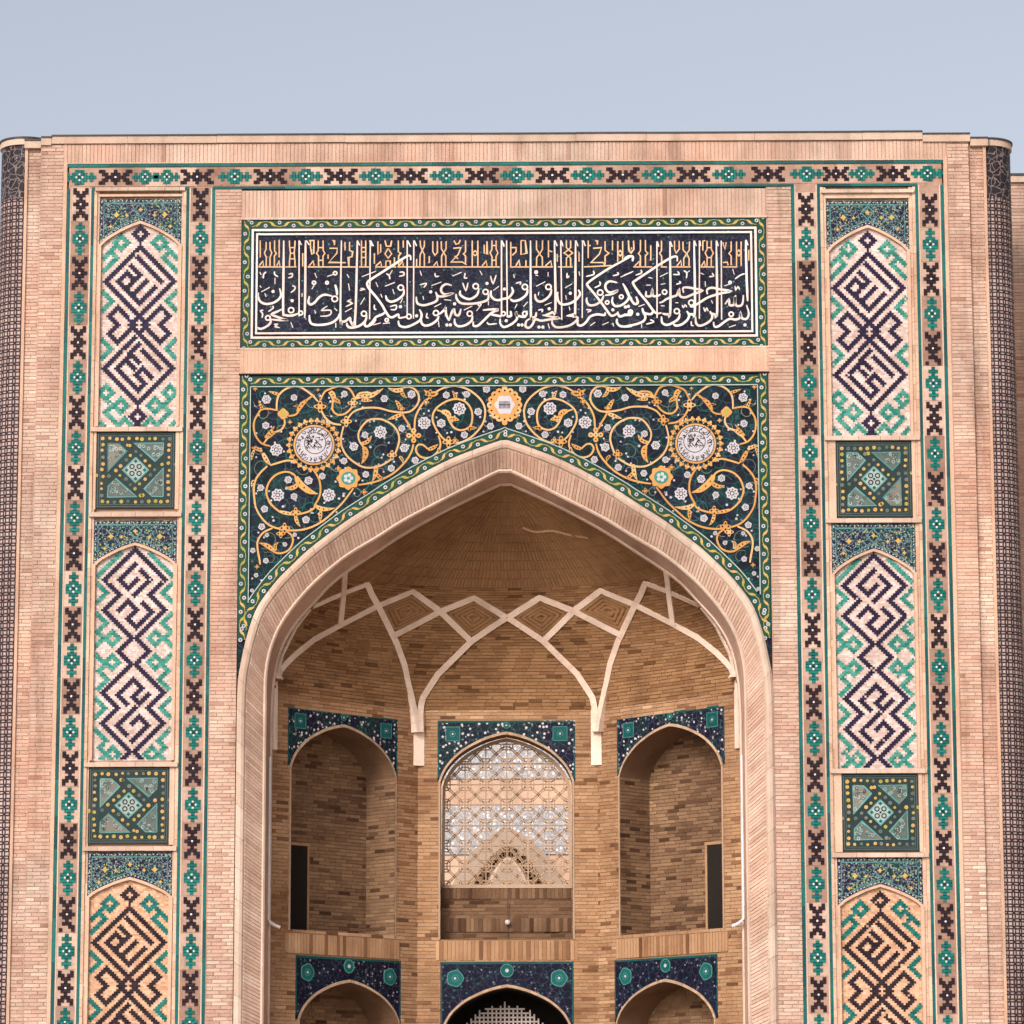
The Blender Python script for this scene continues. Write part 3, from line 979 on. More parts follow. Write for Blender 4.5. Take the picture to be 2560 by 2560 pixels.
def square_tile(xa, ya, xb, yb, lab):
    (u0, v1), (u1, v0) = FAC.px(xa, ya), FAC.px(xb, yb)
    uc, vc = (u0 + u1) / 2, (v0 + v1) / 2
    hu, hv = (u1 - u0) / 2, (v1 - v0) / 2
    P = lambda x, y: (uc + x * hu, vc - y * hv)
    q = MB()
    q.prism(FAC, [P(-1, -1), P(1, -1), P(1, 1), P(-1, 1)], -0.12, -0.010)
    po = q.build('star_tile', 'tile_dark', portal, label=lab)
    l = MB()
    for k, wd in ((0.955, 0.008), (0.90, 0.006)):
        l.ribbon(FAC, [P(-k, -k), P(k, -k), P(k, k), P(-k, k), P(-k, -k)], wd, -0.02, -0.006)
    l.build('border_line', 'drab', po)
    quad = [(-.71, -.70), (-.43, -.69), (-.23, -.50), (-.70, .04)]
    sup = [(-.93, -.93)]
    for r in range(4):
        qd = quad
        for _ in range(r):
            qd = [(-y, x) for x, y in qd]
        f = MB()
        f.prism(FAC, [P(*p) for p in qd], -0.02, -0.005, random.random())
        fo = f.build('corner_tile', 'drab', po)
        c = (sum(p[0] for p in qd) / 4, sum(p[1] for p in qd) / 4)
        f.v and None
        rb = MB()
        rb.ribbon(FAC, [P(*p) for p in qd + qd[:1]], 0.018, -0.02, -0.002, random.random())
        rb.build('turquoise_edge', 'turq', po)
        dots = MB()
        for _ in range(18):
            a, b = random.random(), random.random()
            x = (1 - a) * ((1 - b) * qd[0][0] + b * qd[1][0]) + a * ((1 - b) * qd[3][0] + b * qd[2][0])
            y = (1 - a) * ((1 - b) * qd[0][1] + b * qd[1][1]) + a * ((1 - b) * qd[3][1] + b * qd[2][1])
            x, y = lerp(x, c[0], 0.15), lerp(y, c[1], 0.15)
            dots.ring(FAC, *P(x, y), 0.025, 0.012, -0.02, -0.001, 8, random.random(), random.choice((0, 1)))
        dots.build('small_rosettes', ['mint', 'drab'], po, kind='stuff')
    cd_ = MB()
    cd_.prism(FAC, [P(0, -.33), P(.33, 0), P(0, .33), P(-.33, 0)], -0.02, -0.005, 0.5, 0)
    cd_.ribbon(FAC, [P(0, -.33), P(.33, 0), P(0, .33), P(-.33, 0), P(0, -.33)], 0.02, -0.02, -0.002, 0.8, 1)
    for a, b in ((-.09, -.09), (.09, -.09), (.09, .09), (-.09, .09)):
        cd_.ring(FAC, *P(a, b), 0.038, 0.02, -0.02, -0.001, 8, 0.5, 2)
        cd_.disc(FAC, *P(a * 2.6 if abs(a) > 9 else 0, 0), 0.02, -0.02, -0.001, 6, 0.5, 2)
    for a, b in ((0, -.23), (.23, 0), (0, .23), (-.23, 0)):
        cd_.disc(FAC, *P(a, b), 0.035, -0.02, -0.001, 4, 0.2, 3)
    cd_.build('centre_diamond', ['mint', 'turq', 'black', 'green'], po)
    yl = MB()
    pts = []
    for i in range(11):
        t = -0.84 + 1.68 * i / 10
        pts += [(t, -.82), (t, .82)]
        if 0 < i < 10:
            pts += [(-.84, t), (.84, t)]
    for i in range(4):
        t = i / 4
        for (a, b) in ((0, -.5), (.5, 0), (0, .5), (-.5, 0)):
            na, nb = -b, a
            pts.append((lerp(a, na, t), lerp(b, nb, t)))
    for a, b in ((-.14, -.66), (.66, -.14), (.14, .66), (-.66, .14)):
        pts += [(a, b), (a * 1.5 - .0, b * 1.0)]
    for a, b in pts:
        r = random.uniform(0.020, 0.029)
        yl.ring(FAC, *P(a + random.uniform(-.02, .02), b + random.uniform(-.02, .02)), r * .7, r, -0.02, -0.004, 8, random.random(), 0 if random.random() < .68 else 1)
    yl.build('yellow_rosettes', ['leaf', 'drab'], po, kind='stuff')


def ledge(u0, u1, y, xc, h=0.075):
    z = FAC.px(xc, y)[1]
    q = MB()
    x = u0
    while x < u1 - 0.01:
        L = min(random.uniform(0.25, 0.5), u1 - x)
        q.box(FAC, x, x + L - 0.005, z - h / 2, z + h / 2, -0.12, 0.055 + random.uniform(-.004, .004), random.random())
        x += L
    q.build('ledge', 'cream', portal)


for side, D, xc, py, nm in ((-1, LX, (343, 330, 322), [(497, 553, 611, 1066), (1301, 1357, 1410, 1901), (2131, 2193, 2240, 2700)], 'left'),
                            (1, RX, (2172, 2186, 2204), [(501, 563, 625, 1090), (1309, 1372, 1432, 1922), (2144, 2211, 2262, 2720)], 'right')):
    u0, u1 = sorted((D['p0'], D['p1']))
    lo, hi = sorted((D['b1'], D['c0']))
    # plain ground and side mouldings of the column of panels
    q = MB()
    q.box(FAC, lo + 0.024, hi - 0.024, 0, Z_B1 - 0.022, -0.12, -0.075, 0.5, 0)
    for a, b, d in ((lo + 0.024, lo + 0.075, 0.012), (lo + 0.078, u0, -0.012), (hi - 0.075, hi - 0.024, 0.012), (u1, hi - 0.078, -0.012)):
        if b > a:
            zz = 0
            while zz < Z_B1 - 0.03:
                h = min(random.choice((0.14, 0.27, 0.4)), Z_B1 - 0.03 - zz)
                q.box(FAC, a, b, zz, zz + h - 0.004, -0.12, d, random.random(), 1)
                zz += h
    q.build('panel_frame', ['smooth', 'smooth'], portal)
    q = MB()
    zt_ = FAC.px(xc[0], py[0][0] - 6)[1]
    q.box(FAC, u0 - 0.02, u1 + 0.02, zt_, Z_B1 - 0.10, -0.12, 0.0, 0.7)
    q.build('head_fillet', 'smooth', portal)
    ledge(lo + 0.04, hi - 0.04, 474 if side < 0 else 479, xc[0], 0.06)
    j0 = [(575, 1367, 2237), (599.4, 1382, 2250)][side > 0]
    if side < 0:
        j0 = (583, 1367, 2237)
    names = (('top', 'A', False), ('middle', 'B', False), ('bottom', 'A', True))
    for k in range(3):
        yt, ya, ysp, yb = py[k]
        flower_spandrel(u0, u1, yt, ya, ysp, xc[k], f'{names[k][0]} flowered mosaic spandrel of the {nm} pier')
        kufic(names[k][1], u0, u1, ya, ysp, yb, j0[k], xc[k], names[k][2], f'{names[k][0]} arched panel of square lettering on the {nm} pier')
    if side < 0:
        sq = ((242, 1080, 436, 1270), (222, 1918, 421, 2109))
        lg = (1074, 1287, 1912, 2122)
    else:
        sq = ((2089, 1103, 2282, 1292), (2104, 1935, 2299, 2127))
        lg = (1096, 1302, 1928, 2138)
    for (a, b, c, d), n2 in zip(sq, ('upper', 'lower')):
        xo = FAC.px((a + c) / 2, (b + d) / 2)[0] - (u0 + u1) / 2
        cx0 = (u0 + u1) / 2
        hwid = (FAC.px(c, (b + d) / 2)[0] - FAC.px(a, (b + d) / 2)[0]) / 2
        pa = FAC.px(a, b), FAC.px(c, d)
        square_tile(a, b, c, d, f'{n2} square star tile of the {nm} pier')
        for s in (-1, 1):
            q = MB()
            e0, e1 = sorted((pa[0][0] - 0.004 if s < 0 else pa[1][0] + 0.004, u0 - 0.02 if s < 0 else u1 + 0.02))
            if e1 - e0 > 0.01:
                q.box(FAC, e0, e1, pa[1][1] - 0.02, pa[0][1] + 0.02, -0.12, 0.002, 0.7)
                q.build('tile_surround', 'smooth', portal)
    for i, y in enumerate(lg):
        ledge(lo + 0.03, hi - 0.03, y, xc[1] if i < 2 else xc[2], 0.075)


# ------------------------------------------------------------------ leaf border used round the two great panels
def leaf_border(parent, fr, path, wd, d=0.0, phase=0.0, ring_step=0.247, closed=False):
    """dark green strip with a waving stem, slanted leaves and small white rings"""
    b = MB()
    b.ribbon(fr, path, wd, d - 0.10, d)
    b.build('leaf_border', 'border', parent)
    L = plen(path)
    n = max(2, int(round(L / ring_step)))
    P = resample(path, n * 8 + 1)
    lv, rg = MB(), MB()

    def at(s):
        i = min(max(int(s * (len(P) - 1)), 0), len(P) - 2)
        t = s * (len(P) - 1) - i
        a, c = P[i], P[i + 1]
        q = math.dist(a, c) or 1
        tx, ty = (c[0] - a[0]) / q, (c[1] - a[1]) / q
        return (lerp(a[0], c[0], t), lerp(a[1], c[1], t)), (tx, ty), (-ty, tx)
    amp = wd * 0.20
    stem = []
    for i in range(n * 6 + 1):
        s = i / (n * 6)
        p, t, nn = at(s)
        o = -amp * 1.5 * math.cos(math.pi * s * n)
        stem.append((p[0] + nn[0] * o, p[1] + nn[1] * o))
    lv.ribbon(fr, stem, wd * 0.06, d - 0.01, d + 0.003, 0.3)
    for k in range(n):
        p, t, nn = at((k + 0.5) / n)
        ang = (1 if k % 2 else -1) * R(-38)
        ct, sn = math.cos(ang), math.sin(ang)
        ax = (t[0] * ct + nn[0] * sn, t[1] * ct + nn[1] * sn)
        ay = (-ax[1], ax[0])
        ln, th = wd * 0.46, wd * 0.15
        sh = [(-1, -.25), (-.5, .5), (0, 1), (.5, .8), (1, .25), (.5, -.5), (0, -1), (-.5, -.8)]
        if k % 2:
            sh = [(a, -b) for a, b in sh][::-1]
        lv.prism(fr, [(p[0] + ax[0] * a * ln + ay[0] * c * th, p[1] + ax[1] * a * ln + ay[1] * c * th) for a, c in sh], d - 0.01, d + 0.005, random.random())
    for k in range(n + 1):
        p, t, nn = at(min(k / n, 0.9999))
        o = amp * 0.9 * (1 if k % 2 == 0 else -1)
        rg.ring(fr, p[0] + nn[0] * o, p[1] + nn[1] * o, wd * 0.16, wd * 0.12, d - 0.01, d + 0.005, 8, random.random())
    lv.build('leaves', 'leaf', parent, kind='stuff')
    rg.build('white_rings', 'white', parent, kind='stuff')


# ------------------------------------------------------------------ inscription panel
ins = MB()
iu0, iu1 = FAC.px(603, 700)[0], FAC.px(1918, 700)[0]
ins.box(FAC, iu0, iu1, Z_I0, Z_I1, -0.12, -0.030, 1.0)
tiles = []
nu_, nv_ = 28, 5
for i in range(nu_):
    for j in range(nv_):
        q = MB()
        a, b = lerp(iu0 + .24, iu1 - .24, i / nu_), lerp(iu0 + .24, iu1 - .24, (i + 1) / nu_)
        c, d = lerp(Z_I0 + .25, Z_I1 - .25, j / nv_), lerp(Z_I0 + .25, Z_I1 - .25, (j + 1) / nv_)
        q.box(FAC, a + .003, b - .003, c + .003, d - .003, -0.035, -0.0275 + random.uniform(-.0008, .0008), random.random())
        tiles.append(q)
io = ins.build('inscription_panel', 'inscr', portal, label='long dark blue panel of white lettering above the arch')
for q in tiles:
    q.build('tile', 'inscr', io)
W = 0.165
mid = W / 2
fu0, fu1, fz0, fz1 = iu0 + 0.005, iu1 - 0.005, Z_I0 + 0.008, Z_I1 - 0.008
leaf_border(io, FAC, [(fu0 + W, fz1 - mid), (fu1 - W, fz1 - mid)], W * 0.93, 0.0)
leaf_border(io, FAC, [(fu0 + W, fz0 + mid), (fu1 - W, fz0 + mid)], W * 0.93, 0.0)
leaf_border(io, FAC, [(fu0 + mid, fz0), (fu0 + mid, fz1)], W * 0.93, 0.003)
leaf_border(io, FAC, [(fu1 - mid, fz0), (fu1 - mid, fz1)], W * 0.93, 0.003)
fl = MB()
for k, wd in ((W + 0.022, 0.038), (W + 0.098, 0.032)):
    a, b, c, d = fu0 + k, fu1 - k, fz0 + k, fz1 - k
    fl.box(FAC, a, b, d - wd / 2, d + wd / 2, -0.04, 0.004, 0.8)
    fl.box(FAC, a, b, c - wd / 2, c + wd / 2, -0.04, 0.004, 0.8)
    fl.box(FAC, a - wd / 2, a + wd / 2, c - wd / 2, d + wd / 2, -0.04, 0.006, 0.8)
    fl.box(FAC, b - wd / 2, b + wd / 2, c - wd / 2, d + wd / 2, -0.04, 0.006, 0.8)
fl.build('white_frame', 'script', io)
ed = MB()
ed.box(FAC, iu0 - 0.01, iu1 + 0.01, Z_I1 - 0.015, Z_I1 + 0.02, -0.12, 0.03, 0.6)
ed.box(FAC, iu0 - 0.01, iu1 + 0.01, Z_I0 - 0.02, Z_I0 + 0.012, -0.12, 0.012, 0.9)
ed.build('panel_fillet', 'cream', io)

K = 0.17598
CROPS = [zc(600, 530, K), zc(920, 530, K), zc(1240, 530, K), zc(1560, 530, 0.19151)]
SCRIPT = [
    # (stroke width in px, text per crop): letter strokes traced in enlarged crops of the photograph
    """620,400 616,900 612,1400 640,1460 740,1465 820,1440/838,400 838,1480/930,400 926,1000 918,1500/1440,400 1425,1490 1450,1550 1500,1545 1560,1500 1572,1552 1632,1545 1660,700 1665,400/1850,400 1840,1520
    /560,1080 580,1150 575,1200 520,1260 440,1295 350,1300 280,1260 255,1190 262,1140/595,1375 530,1410 450,1450 540,1490 620,1520 680,1527 560,1532 430,1520
    /435,1510 430,1570 380,1620 300,1655 245,1640 235,1600/1350,1025 1372,1110 1378,1180/1310,1190 1200,1170 1120,1210 1060,1280 1000,1310 970,1270 985,1190
    /1410,1440 1390,1500 1300,1570 1150,1600 1030,1590 990,1540 985,1460/1800,1460 1780,1540 1700,1610 1590,1640 1530,1620 1515,1570/1932,1520 1870,1590 1800,1620 1770,1600 1780,1560
    /840,400 872,465/940,400 985,465/1665,400 1700,470/1855,400 1895,480""",
    """556,400 556,1480/650,400 645,1510/1895,400 1895,1480/605,680 600,620 550,625 400,720 200,850 30,960 -10,1000 -8,1040 20,1090 120,1210 200,1320 250,1410 300,1480 350,1490 430,1450 445,1500 560,1480
    /240,1420 200,1450 110,1490 60,1560 10,1600/510,1090 500,1170 420,1240 330,1270 270,1240 250,1180/1190,1040 1110,1020 1050,1060 1040,1120 1090,1165 1200,1150 1090,1190 1000,1190 960,1140
    /960,1130 985,1200 970,1260 880,1300 780,1320 700,1290 685,1200/1575,1080 1550,1170 1460,1230 1380,1220 1310,1170 1310,1110/1710,1160 1700,1240 1600,1280 1450,1300 1320,1290 1260,1230 1250,1160
    /1750,1110 1745,1180 1800,1240 1890,1250/730,1380 760,1450 740,1530 650,1590 540,1630 450,1610 430,1540/1005,1470 980,1530 900,1590 810,1610 760,1570 755,1500
    /1010,1450 1080,1390 1100,1360 1110,1450 1150,1540/1150,1540 1190,1420 1220,1380 1240,1450 1290,1460 1320,1370/1485,1470 1470,1540 1390,1600 1290,1620 1235,1580 1230,1510
    /1630,1390 1740,1380 1850,1382 1790,1410 1730,1450 1640,1540 1560,1610 1500,1610 1495,1550/1740,1450 1850,1470 1895,1480/20,400 60,480/560,400 605,490/655,400 690,480/1900,400 1935,470""",
    """80,400 80,1470/150,400 160,1480/490,400 495,1440 515,1490 560,1480 572,1420/830,400 845,1350 800,1420 680,1468/920,400 935,1530/1130,400 1125,1400 1100,1450 1010,1470/1230,400 1225,1500
    /0,1255 100,1230 180,1210 240,1130 220,1060/450,1090 430,1170 340,1240 250,1260 200,1230/790,1090 770,1170 700,1240 620,1270 565,1230 555,1160/1170,1100 1195,1160 1150,1230 1060,1290 950,1310 890,1270 870,1180 880,1130
    /1932,620 1800,690 1600,800 1400,930 1310,1000 1300,1040 1400,1160 1500,1290 1580,1400 1640,1470 1720,1440 1732,1410/1720,1000 1620,980 1560,1020 1560,1090 1620,1140 1730,1110 1650,1160 1550,1180
    /1530,1180 1500,1250 1420,1310 1330,1320 1290,1270 1290,1210/1800,1010 1850,1090 1890,1190 1860,1260 1780,1320 1690,1330 1650,1270 1660,1200/1870,1150 1932,1230
    /440,1400 420,1480 350,1480 290,1460 280,1415 300,1490 280,1540 200,1600 110,1630 60,1580 60,1510/205,1400 212,1470 150,1480/660,1460 780,1482 900,1500 760,1522 640,1540 560,1520 520,1590 470,1640 420,1620 430,1550 480,1512
    /1000,1470 1150,1488 1140,1540 1060,1600 950,1630 850,1630 800,1580 800,1520/1550,1420 1540,1460 1440,1450 1340,1480 1280,1560 1210,1610 1160,1590 1165,1530/1730,1430 1760,1480 1830,1460 1900,1460/1720,1510 1720,1570 1780,1620 1932,1620
    /80,400 115,490/835,400 870,480/925,400 950,480/1135,400 1165,480/1240,400 1270,480""",
    """430,380 432,1380/600,380 606,1270 570,1330 500,1320/915,370 927,1260 890,1330 830,1320/985,370 985,1390/1205,370 1217,1280 1180,1330 1120,1310/1270,370 1275,1400/1590,360 1600,800 1615,1160
    /695,640 690,580 620,590 450,690 300,790 150,890 120,930 200,1050 300,1170 380,1280 430,1320 490,1310/110,640 115,580 60,575 0,610/1090,1070 1085,1010 1150,985 1250,1005 1390,1030 1250,1062 1100,1110 1000,1170 900,1230 862,1225
    /780,1050 770,990 820,980 900,992 1020,1022 900,1070 800,1110 730,1090 720,1010 690,1080 640,1100 560,1130 500,1170 460,1180/480,1070 440,1090 380,1090 370,1010 350,1090 290,1090 290,1030
    /1560,1080 1550,1180 1520,1220 1460,1210 1450,1090 1440,1200 1380,1210 1370,1140 1320,1200/1600,1210 1630,1320 1600,1390 1540,1380 1520,1310 1510,1380 1450,1400 1380,1390 1300,1440 1230,1490 1180,1490 1170,1430
    /1120,1290 1150,1340 1140,1400 1060,1460 980,1480 940,1440 935,1360/820,1290 850,1340 830,1400 760,1460 680,1480 640,1450/730,1320 710,1390 640,1440 560,1470 500,1440 490,1360
    /380,1290 350,1330 260,1310 240,1250/250,1290 280,1370 240,1430 120,1470 0,1490/0,960 60,1080 130,1190 180,1180 160,1100/0,1330 60,1330
    /435,380 455,450/605,380 630,450/920,370 945,440/990,370 1000,440/1210,370 1230,440/1595,360 1620,430"""]
MARKS = [
    """280,850 300,890/330,940 335,880 370,845/490,840 490,880 540,915/495,930 495,1020/690,880 740,870 735,915 680,930/300,1130 420,1065/280,1040 300,1070/350,1150 370,1200/740,1040 780,1060 770,1100 720,1140/330,1390 290,1400 320,1440 310,1500/460,1330 470,1360 400,1410
    /480,1590 530,1590 500,1620 560,1640/720,1560 750,1640/1240,1330 1160,1390 1280,1390 1290,1440 1240,1470 1140,1475/1580,1240 1530,1260 1590,1290 1500,1340/1590,1360 1490,1415/1240,910 1330,880/1060,860 1090,930/1060,1020 1020,1090/1520,880 1550,930/1540,1010 1555,1110/1700,1110 1770,1090 1710,1080
    /1770,1210 1710,1310/1060,1390 1070,1440/1340,1360 1380,1400/1360,1570 1360,1640/1730,915 1932,835/880,1150 880,1200""",
    """260,870 300,900 310,950/345,820 300,900/440,910 510,890 500,850 445,850/740,830 760,900/950,860 960,910 1010,905/1200,905 1330,850/1380,860 1370,930 1410,930/1590,830 1620,890/1740,900 1775,1010 1820,890/1780,1110 1860,1050/1345,1000 1390,1110 1420,1000/240,1050 380,995/110,990 140,1060/350,1090 370,1160/180,1160 200,1210
    /735,1030 830,1010 790,1070/900,1040 1040,990/780,1190 790,1240/310,1340 400,1320 390,1380 320,1380/490,1220 460,1290/90,1310 90,1370 120,1380/940,1345 1040,1295/1080,1240 1180,1250/1360,1390 1480,1330/1590,1340 1540,1400/1710,1260 1710,1320/840,1430 830,1490 860,1500/70,1600 180,1570/210,1580 310,1570/1000,1540 1010,1630/1690,1560 1720,1590 1830,1580""",
    """250,880 260,930/280,1010 350,990 340,1030/560,890 600,900/740,850 740,910/1010,860 1010,930 1040,900/1180,840 1190,900/1280,910 1390,880 1380,830/1660,900 1740,880 1720,850/1770,920 1932,850/570,1050 700,985/980,1075 1080,1015/610,1130 600,1180/690,1320 790,1280/600,1390 660,1380 650,1420/1040,1340 1050,1390/990,1180 1000,1240/390,1340 450,1270
    /270,1360 300,1300/1400,1070 1480,1030 1470,980/1280,1380 1350,1390 1300,1420/1340,1610 1410,1560/1510,1600 1600,1560/1660,1570 1670,1620/740,1580 760,1650""",
    """1370,1500 1460,1470/1450,870 1520,820 1580,800/1310,960 1400,930/1420,740 1440,810/1000,790 1040,810/1110,840 1170,830 1150,790/780,760 820,790 815,860/860,760 820,790/640,810 720,810 700,770/470,840 570,790/150,820 230,790 220,750/0,820 120,770/1060,900 1065,970/680,940 740,920 720,900/320,850 370,860/290,950 350,950/480,940 540,930/670,1180 710,1180/480,1220 530,1220
    /1140,1150 1160,1190/190,1230 270,1200/290,1460 390,1430 340,1400/880,1420 880,1470 910,1480/230,1460 230,1510/1040,1240 1060,1290 1080,1250 1100,1290/760,1210 775,1240 800,1210 820,1240/1450,960 1460,1010 1490,970 1510,1010"""]
RINGS = [[(395, 1500, 35), (725, 1390, 40), (1345, 1230, 42), (1760, 1440, 38), (1350, 865, 26), (1050, 1000, 24), (1235, 1000, 20), (860, 1430, 30)],
         [(465, 1070, 40), (1530, 1050, 40), (1670, 1130, 38), (580, 1480, 35), (965, 1430, 38), (1445, 1440, 38), (1585, 1310, 20), (265, 1530, 24)],
         [(410, 1060, 40), (745, 1060, 40), (1480, 1140, 40), (1780, 1200, 28), (410, 1440, 33), (105, 1440, 30), (570, 850, 18), (1580, 1280, 26), (1905, 1440, 28)],
         [(880, 1180, 40), (530, 1040, 33), (1400, 1330, 33), (690, 1290, 38), (85, 1300, 30), (1385, 915, 18)]]
DOTS = [[(468, 1125), (740, 1255)], [(890, 1130), (1690, 1010), (690, 1470), (1230, 1300), (1120, 1600), (1170, 1600), (460, 1340)],
        [(120, 1090), (1055, 1150), (755, 1370), (320, 1600), (370, 1600), (610, 1630), (665, 1630), (145, 1540), (1660, 1385), (1840, 1345), (1880, 1335)], [(180, 1330), (1580, 1470)]]
cal = MB()
dI = -0.022
for c, cr in enumerate(CROPS):
    for st in parse(SCRIPT[c]):
        q = catmull([FAC.px(*cr(p)) for p in st], 4)
        cal.ribbon(FAC, q, 0.039, -0.035, dI + random.uniform(0, .0025), random.random(), taper=0.45)
    for st in parse(MARKS[c]):
        q = catmull([FAC.px(*cr(p)) for p in st], 3)
        cal.ribbon(FAC, q, 0.024, -0.035, dI - random.uniform(.001, .003), random.random(), taper=0.4)
    for x, y, r in RINGS[c]:
        cal.ring(FAC, *FAC.px(*cr((x, y))), r * K / 148, 0.026, -0.035, dI + random.uniform(0, .002), 10, 0.8)
    for x, y in DOTS[c]:
        cal.disc(FAC, *FAC.px(*cr((x, y))), 0.03, -0.035, dI, 6, 0.8)
cal.build('calligraphy', 'script', io, label='white flowing script lettering of the inscription')
KUF = [
    """250,775 600,775/640,775 800,775/960,775 1640,775/1690,775 1830,775/285,400 285,640/370,420 370,520 345,575 372,640 370,770/425,420 425,520 450,575 425,640 425,770/490,400 490,550 515,580 487,620 487,770/555,390 555,640/270,760 325,690 330,760/520,760 555,690 565,760
    /700,400 702,480 715,580 702,680 700,770/780,400 778,480 768,580 778,680 780,770/705,500 775,500/715,580 768,580/705,660 775,660/1000,400 1000,500 1020,600 1045,580 1050,400/1110,400 1110,540 1085,580 1115,620 1115,770/1180,400 1180,540 1205,580 1178,620 1178,770/980,760 1040,690 1050,760
    /1270,510 1380,510 1375,580 1260,710 1500,715/1310,400 1340,405 1340,465/1555,420 1555,540 1600,560 1590,630 1540,640 1545,770/1490,420 1490,540/1725,400 1725,770/1785,400 1785,770/1725,500 1785,500/1725,560 1785,560/1725,640 1785,640/1250,600 1250,660/890,580 890,770/980,400 1060,400/1110,500 1180,500/1115,680 1178,680""",
    """100,775 400,775/420,775 1870,775/90,580 90,730/140,410 140,600 180,560 178,450/240,400 260,480 320,480 335,400/285,510 335,590 285,650 240,590 285,510/250,770 255,690 315,690 320,770/110,760 180,700 190,760/375,640 375,770/430,400 430,560 465,580 435,620 435,770/500,400 500,500/440,760 490,690 500,760
    /740,400 745,480 770,540 740,600 735,770/800,400 800,480 770,540 800,600 800,770/690,660 690,770/870,620 870,720/920,410 920,560 950,610 985,570 985,410/1040,410 1042,520 1075,570 1045,620 1045,770/1110,410 1108,520 1075,570 1105,620 1105,770/930,760 980,700 990,760/1210,510 1320,500 1280,600 1180,705 1340,705 1400,745/1220,400 1250,455 1290,440 1310,390
    /1385,400 1385,560 1355,590 1385,620 1385,740/1480,400 1480,770/1560,400 1560,770/1480,580 1520,545 1560,580 1520,615 1480,580/1650,460 1650,580 1690,600 1690,410/1760,400 1760,520 1735,575 1762,630 1760,770/1820,400 1820,520 1845,575 1818,630 1820,770/1620,760 1680,690 1690,760/1230,620 1280,660/1760,680 1820,680/1760,470 1820,470""",
    """0,775 40,775/200,775 470,775/510,775 810,775/880,775 1090,775/1250,775 1640,755/210,420 210,770/210,500 285,500 285,560 230,610/355,400 355,600 435,580 415,400 355,400/280,760 330,680 340,760/425,680 425,770/575,400 575,520 620,590 578,640 575,770/660,400 660,520 620,590 658,640 660,770/745,400 745,640/745,540 800,560/700,760 780,690 790,760/870,590 870,700
    /1000,400 1000,500 1030,530 1060,500 1060,400/1030,530 1090,577 1030,620 965,577 1030,530/1000,770 1000,650 1030,620 1060,650 1060,770/1180,570 1180,700/1310,400 1310,650/1310,470 1345,470/1380,510 1500,500 1470,590 1350,712 1520,712 1550,755/1410,400 1440,405 1440,460/1550,410 1550,540 1605,580 1550,620 1550,740/1655,400 1655,540/1730,410 1730,700/1800,410 1800,700/1730,580 1765,540 1800,580 1765,620 1730,580
    /1880,400 1895,560 1932,500""",
    """120,712 370,712/480,712 560,712/620,712 870,712/1000,712 1180,712/1290,712 1480,712/60,370 60,490 90,530 130,480 125,370/215,360 215,500 190,535 215,570 215,700/280,360 280,500 312,535 280,570 280,700/350,430 350,630/140,700 200,640 205,700/490,370 490,500 465,535 490,570 495,700/660,370 660,480 680,530 722,480 720,370/770,380 772,490 820,540 780,600 780,700/855,380 853,490 820,540 850,600 850,700/690,700 745,630 750,700
    /1030,500 1030,370 1060,370/1085,370 1085,480 1060,530 1085,580 1085,700/1140,370 1140,480 1168,530 1140,580 1140,700/1085,460 1140,460/1085,590 1140,590/1010,700 1050,640 1060,700/1290,390 1320,480 1335,390/1400,380 1400,500 1370,535 1400,570 1400,690/1470,380 1470,700/1530,380 1530,700/1470,530 1500,490 1530,530 1500,570 1470,530/1630,490 1630,630/1290,655 1350,650 1360,690"""]
kf = MB()
for c, cr in enumerate(CROPS):
    for st in parse(KUF[c]):
        kf.ribbon(FAC, [FAC.px(*cr(p)) for p in st], 0.022, -0.035, dI - random.uniform(.0025, .0042), random.random())
kf.build('kufic_line', 'ochre', io, label='orange angular script running along the top of the inscription')

# ------------------------------------------------------------------ flowered spandrels above the arch
su0, su1 = FAC.px(599, 940)[0], FAC.px(1921, 940)[0]
zt = FAC.px(592, 1690)[1]
sp = MB()
arch_hi = [p for p in A1 if p[1] >= zt - 0.02]
sp.prism(FAC, [(su0, zt)] + [(max(x, su0 + .002) if x < 0 else min(x, su1 - .002), z + 0.004) for x, z in arch_hi] + [(su1, zt), (su1, Z_S1), (su0, Z_S1)], -0.12, -0.03)
spo = sp.build('flowered_panel', 'arabesque', portal, label='dark panel of yellow scrolls and white flowers around the arch point')
poly_sp = [(su0 + .02, zt + .6)] + [(x, z + 0.16) for x, z in arch_hi if z > zt + .6] + [(su1 - .02, zt + .6), (su1 - .02, Z_S1 - .15), (su0 + .02, Z_S1 - .15)]
ts = 0.31
for j in range(14):
    for i in range(-16, 16):
        a, b, c, d = i * ts, (i + 1) * ts, Z_S1 - .19 - (j + 1) * ts, Z_S1 - .19 - j * ts
        if all(inside(poly_sp, u, v) for u, v in ((a, c), (b, c), (b, d), (a, d), ((a + b) / 2, c))):
            q = MB()
            q.box(FAC, a + .003, b - .003, c + .003, d - .003, -0.035, -0.0275 + random.uniform(-.0008, .0008), random.random())
            q.build('tile', 'arabesque', spo)
W = 0.185
leaf_border(spo, FAC, [(su0 + W, Z_S1 - W / 2 - 0.02), (su1 - W, Z_S1 - W / 2 - 0.02)], W * 0.86, -0.004)
